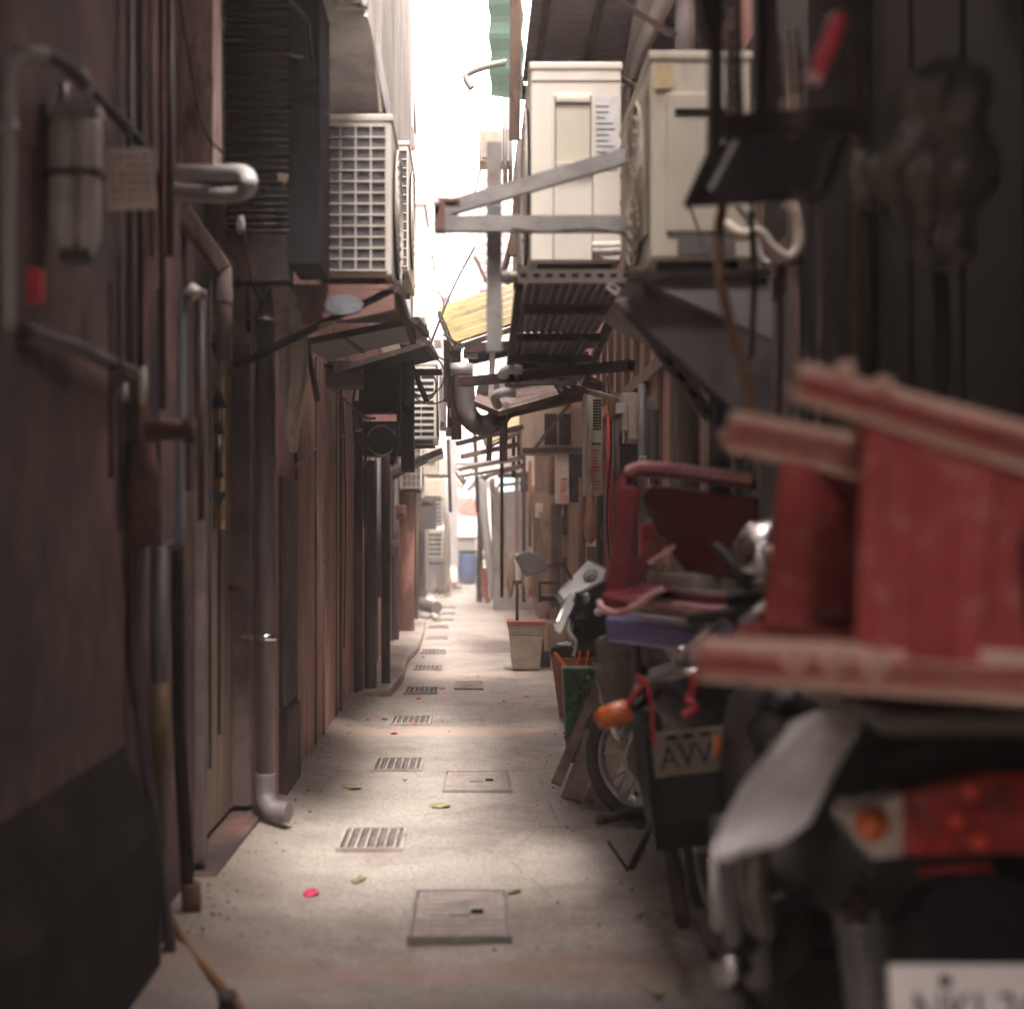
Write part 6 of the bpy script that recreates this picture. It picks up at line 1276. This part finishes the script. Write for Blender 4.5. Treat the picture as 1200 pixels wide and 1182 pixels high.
# handlebar with round chrome lamp
c = MB(); c.tube([(xc-.32,3.55,1.06),(xc-.1,3.62,1.10),(xc+.1,3.62,1.10),(xc+.32,3.55,1.06)], .016, 10); hb = t.p('handlebar', c, 'black')
c = MB(); q = P(893,645,3.45); c.lathe([(.001,.05),(.05,.03),(.085,-.02),(.092,-.04),(.080,-.045),(.07,-.02),(.001,-.01)], q, 28, Matrix.Rotation(R(-30),4,'Z') @ Matrix.Rotation(R(80),4,'X')); t.p('round_mirror', c, 'chrome', hb)
c = MB(); c.lathe([(.001,0),(.022,0),(.001,.02)], P(902,648,3.38), 14, Matrix.Rotation(R(90),4,'X')); t.p('mirror_bolt', c, 'white', hb)
c = MB(); c.loft([[P(850,700,3.6), P(905,690,3.5), P(905,755,3.5), P(862,755,3.6)], [P(852,690,3.8), P(905,685,3.8), P(905,750,3.8), P(862,748,3.8)]], smooth=False); c.tube(bez([P(880,690,3.45), P(862,670,3.5), P(850,650,3.55), P(838,640,3.6)]), .014, 8); t.p('brake_housing', c, 'black', hb, bev=.02)
c = MB(); c.tube([P(868,730,3.4), P(900,708,3.38)], [.010,.016], 10); t.p('brake_lever', c, 'galv', hb)
# second small things between: orange marker and round plug
c = MB(); c.tube([P(841,862,3.6), P(841,885,3.6)], [.012,.011], 10); solo('side_reflector', c, 'orange', 'small amber reflector on the dark mudguard right of the AVV plate', 'reflector')
t2 = T('motor_scooter', (1.0, 3.0, 0), 'mostly hidden black scooter between the motorcycle and the near scooter', 'scooter', 'two-wheelers parked on the right')
def sec2(y_, x_, w_, z0_, z1_): return sec(y_, x_, w_, z0_, z1_)
c = MB(); c.loft([sec2(3.05,.72,.07,.55,.92), sec2(3.2,.74,.09,.5,.94), sec2(3.9,.80,.09,.45,.86)]); t2.p('tail_body', c, 'black')
c = MB(); c.torus((.74,3.35,.25), .19, .055, Matrix.Rotation(R(90),4,'Z'), 32, 12); t2.p('rear_wheel', c, 'rubber')
c = MB(); c.lathe([(.001,-.006),(.034,-.006),(.04,.01)], P(896,855,3.0), 18, Matrix.Rotation(R(90),4,'X')); t2.p('plug', c, 'gloss_grey')
c = MB(); c.box((.60,3.0,.28),(.66,3.5,.52)); t2.p('side_cover', c, 'gloss_grey', bev=.02)
c = MB(); c.tube([(.60,3.05,.30),(.62,3.7,.24)], [.04,.03], 12); t2.p('exhaust', c, 'darkiron')

# white plastic sheet draped under the stool
c = MB(); rows = [((958,832),(1012,828)),((925,850),(1000,862)),((895,888),(980,900)),((868,922),(962,934)),((848,955),(948,964)),((838,976),(925,986)),((838,994),(890,992)),((840,1008),(860,1000))]
fr = []; n = 28
for r_, (a, b_) in enumerate(rows):
    for k in range(n+1):
        u = k/n; p = P(a[0]*(1-u)+b_[0]*u, a[1]*(1-u)+b_[1]*u, 2.30-.26*r_/7); fr.append(p+Vector((0,-.010*math.sin(u*8+r_*.5)-.005*math.sin(u*27+r_*1.7)-.004*math.sin(u*17-r_*2.3),.004*math.sin(u*21+r_))))
vs = fr+[p+Vector((.002,.004,0)) for p in fr]; o = len(fr); fs = []
for r_ in range(len(rows)-1):
    for k in range(n):
        i = r_*(n+1)+k; fs += [(i,i+1,i+n+2,i+n+1),(o+i,o+i+n+1,o+i+n+2,o+i+1)]
    i = r_*(n+1); j = i+n; fs += [(i,i+n+1,o+i+n+1,o+i),(j,o+j,o+j+n+1,j+n+1)]
c.add(vs, fs, True); solo('plastic_sheet', c, 'whitebag', 'white plastic sheet hanging from under the big red stool over the scooter', 'plastic sheet')

# ------------------------------------------------------------------ BIG RED STOOL lying on its side (legs to the left)
t = T('plastic_stool', P(1080,825,2.05), 'big worn red plastic stool lying on its side on the near scooter', 'stool')
YN, YF = 1.92, 2.28
def flange(a, b_, w0, w1, th=.028, name='leg', mt='redworn', label=None):
    c = MB(); a = Vector(a); b_ = Vector(b_); d = (b_-a).normalized(); u = d.cross(Vector((0,1,0))).normalized()
    y_ = Vector((0,1,0))
    ra = [a+u*w0/2, a-u*w0/2, a-u*w0/2+y_*th, a+u*w0/2+y_*th]; rb = [b_+u*w1/2, b_-u*w1/2, b_-u*w1/2+y_*th, b_+u*w1/2+y_*th]
    c.loft([ra, rb], smooth=False)
    # inner web of the L section
    c.loft([[a+u*w0*.15, a-u*w0*.15, a-u*w0*.15+y_*.11, a+u*w0*.15+y_*.11], [b_+u*w1*.15, b_-u*w1*.15, b_-u*w1*.15+y_*.11, b_+u*w1*.15+y_*.11]], smooth=False)
    o_ = t.p(name, c, mt, bev=.012, label=label)
    c = MB(); yo = Vector((0,-.004,0))
    for s_ in ((-.17,.10) if w0 > .054 else (0,)):
        a2 = a+u*w0*s_+yo; b2 = b_+u*w1*s_+yo; c.bar(a2, b2, .009, .010, up=(0,-1,0))
    t.p('groove', c, 'red', o_); return o_
l1 = flange(P(938,446,YN), P(1300,552,YN), .055, .075)
l2 = flange(P(818,772,YN), P(1300,800,YN+.02), .062, .085)
l3 = flange(P(852,503,YF), P(1060,545,YF), .070, .080)
l4 = flange(P(870,745,YF), P(1100,770,YF), .05, .07, mt='red')
# knobbly feet
for p in (P(945,434,YN), P(990,432,YN), P(1035,450,YN)): c = MB(); c.cb(p, (.022,.03,.02), (0,.3,0)); t.p('foot_nub', c, 'redworn', bev=.006)
c = MB(); c.prism([P(1012,498,YN+.01), P(1172,545,YN+.01), P(1150,778,YN+.01), P(1003,775,YN+.01)], (0,.014,0)); pn = t.p('apron', c, 'red', bev=.008)
c = MB()
for k in range(3):
    x_ = 1035+k*42; c.bar(P(x_+8,515+k*12,YN+.006), P(x_-4,770,YN+.006), .012, .008, up=(0,-1,0))
t.p('apron_ribs', c, 'red', pn)
c = MB(); c.prism([P(916,535,YF), P(958,545,YF), P(950,745,YF), P(893,745,YF)], (0,.012,0)); c.prism([P(958,545,YF+.02), P(1030,520,YF+.10), P(1030,745,YF+.10), P(950,745,YF+.02)], (0,.012,0)); t.p('back_apron', c, 'red', bev=.006)
c = MB(); c.prism([P(975,505,YF+.10), P(1300,560,YF+.10), P(1300,760,YF+.10), P(960,760,YF+.10)], (0,.012,0)); t.p('inner_wall', c, 'darkred')
c = MB(); c.prism([P(1172,545,YN+.02), P(1300,575,YN+.02), P(1300,600,YN+.02), P(1208,592,YN+.02), P(1198,640,YN+.02), P(1202,740,YN+.02), P(1300,748,YN+.02), P(1300,790,YN+.02), P(1150,778,YN+.02)], (0,.014,0)); t.p('side_wall', c, 'red', bev=.006)
c = MB(); c.box((P(1285,0,YN).x, YN, P(0,790,YN).z), (P(1300,0,YN).x, YF+.1, P(0,560,YN).z)); t.p('seat', c, 'red', bev=.01)
c = MB(); c.prism([P(1005,500,YN+.03), P(1300,560,YN+.03), P(1300,560,YF+.1), P(1003,512,YF+.1)], (0,0,.008)); t.p('upper_wall', c, 'red')
for k in range(3): c = MB(); c.lathe([(.008,0),(.018,0),(.018,.006),(.008,.006)], P(930+k*47,772+k*4,YN-.002), 14, Matrix.Rotation(R(90),4,'X')); t.p('moulded_ring', c, 'redworn', l2)
# yellowish folded rag between stool and scooter seat
c = MB(); c.box((P(1010,0,2.1).x, 2.0, 1.0), (1.15, 2.5, 1.028)); solo('folded_rag', c, 'dimbag', 'folded yellowish rag under the big red stool', 'rag', bev=.01)

# ================================================================== CAMERA, LIGHT
cam = bpy.data.cameras.new('camera'); co = bpy.data.objects.new('camera', cam); COL.objects.link(co); SC.camera = co
co.location = (0, 0, H); co.rotation_euler = (R(90), 0, 0)
cam.sensor_width = 36; cam.sensor_fit = 'HORIZONTAL'; cam.lens = 36*F/1200
cam.shift_x = (600-VX)/1200; cam.shift_y = (HY-591)/1200
cam.clip_start = .05; cam.clip_end = 500
cam.dof.use_dof = True; cam.dof.focus_distance = 8.8; cam.dof.aperture_fstop = FSTOP; cam.dof.aperture_blades = 0
w = bpy.data.worlds.new('World'); SC.world = w; w.use_nodes = True
nt = w.node_tree; bg = nt.nodes['Background']
sky = nt.nodes.new('ShaderNodeTexSky'); sky.sky_type = 'NISHITA'; sky.sun_disc = False
sky.sun_elevation = R(66); sky.sun_rotation = R(165); sky.dust_density = 5; sky.air_density = 1.0; sky.ozone_density = .6
mx = nt.nodes.new('ShaderNodeMix'); mx.data_type = 'RGBA'; mx.inputs[0].default_value = .72
hs_ = nt.nodes.new('ShaderNodeHueSaturation'); hs_.inputs['Saturation'].default_value = .25
nt.links.new(sky.outputs[0], hs_.inputs['Color']); nt.links.new(hs_.outputs[0], mx.inputs[6]); mx.inputs[7].default_value = SKYC
nt.links.new(mx.outputs[2], bg.inputs[0]); bg.inputs[1].default_value = SKYS
sl = bpy.data.lights.new('sun', 'SUN'); sl.energy = SUNE; sl.angle = R(16); sl.color = (1, .93, .86)
so = bpy.data.objects.new('sun', sl); COL.objects.link(so)
# sun_rotation 165 deg: direction vector towards the sun
el, az = R(66), R(165)
dv = Vector((math.sin(az)*math.cos(el), math.cos(az)*math.cos(el), math.sin(el)))
so.rotation_euler = dv.to_track_quat('Z', 'Y').to_euler()
if HAZE:  # added volume, imitates lens glow and lifted blacks
    c = MB(); c.box((-40, -9, -1.4), (40, 66, 13.2)); hz = mk('haze', c, 'dark'); hz['kind'] = 'stuff'; hz['label'] = 'thin added haze standing in for lens glow and faded blacks'
    hm = bpy.data.materials.new('haze_air'); hm.use_nodes = True; n_ = hm.node_tree
    for x in list(n_.nodes):
        if x.type == 'BSDF_PRINCIPLED': n_.nodes.remove(x)
    pv = n_.nodes.new('ShaderNodeVolumePrincipled'); pv.inputs['Density'].default_value = HAZE; pv.inputs['Color'].default_value = (.97,.92,.90,1); pv.inputs['Anisotropy'].default_value = .3
    out = [x for x in n_.nodes if x.type == 'OUTPUT_MATERIAL'][0]; n_.links.new(pv.outputs[0], out.inputs['Volume'])
    hz.data.materials.clear(); hz.data.materials.append(hm)
SC.view_settings.view_transform = 'Standard'; SC.view_settings.look = 'None'; SC.view_settings.gamma = 1
SC.view_settings.exposure = EXPO; SC.view_settings.use_curve_mapping = False
SC.render.engine = 'CYCLES'; cy = SC.cycles; cy.use_denoising = True; cy.denoiser = 'OPENIMAGEDENOISE'
cy.max_bounces = 8; cy.diffuse_bounces = 5; cy.glossy_bounces = 3; cy.transmission_bounces = 3; cy.volume_bounces = 1; cy.sample_clamp_indirect = 8
cy.use_adaptive_sampling = True; cy.adaptive_threshold = .02
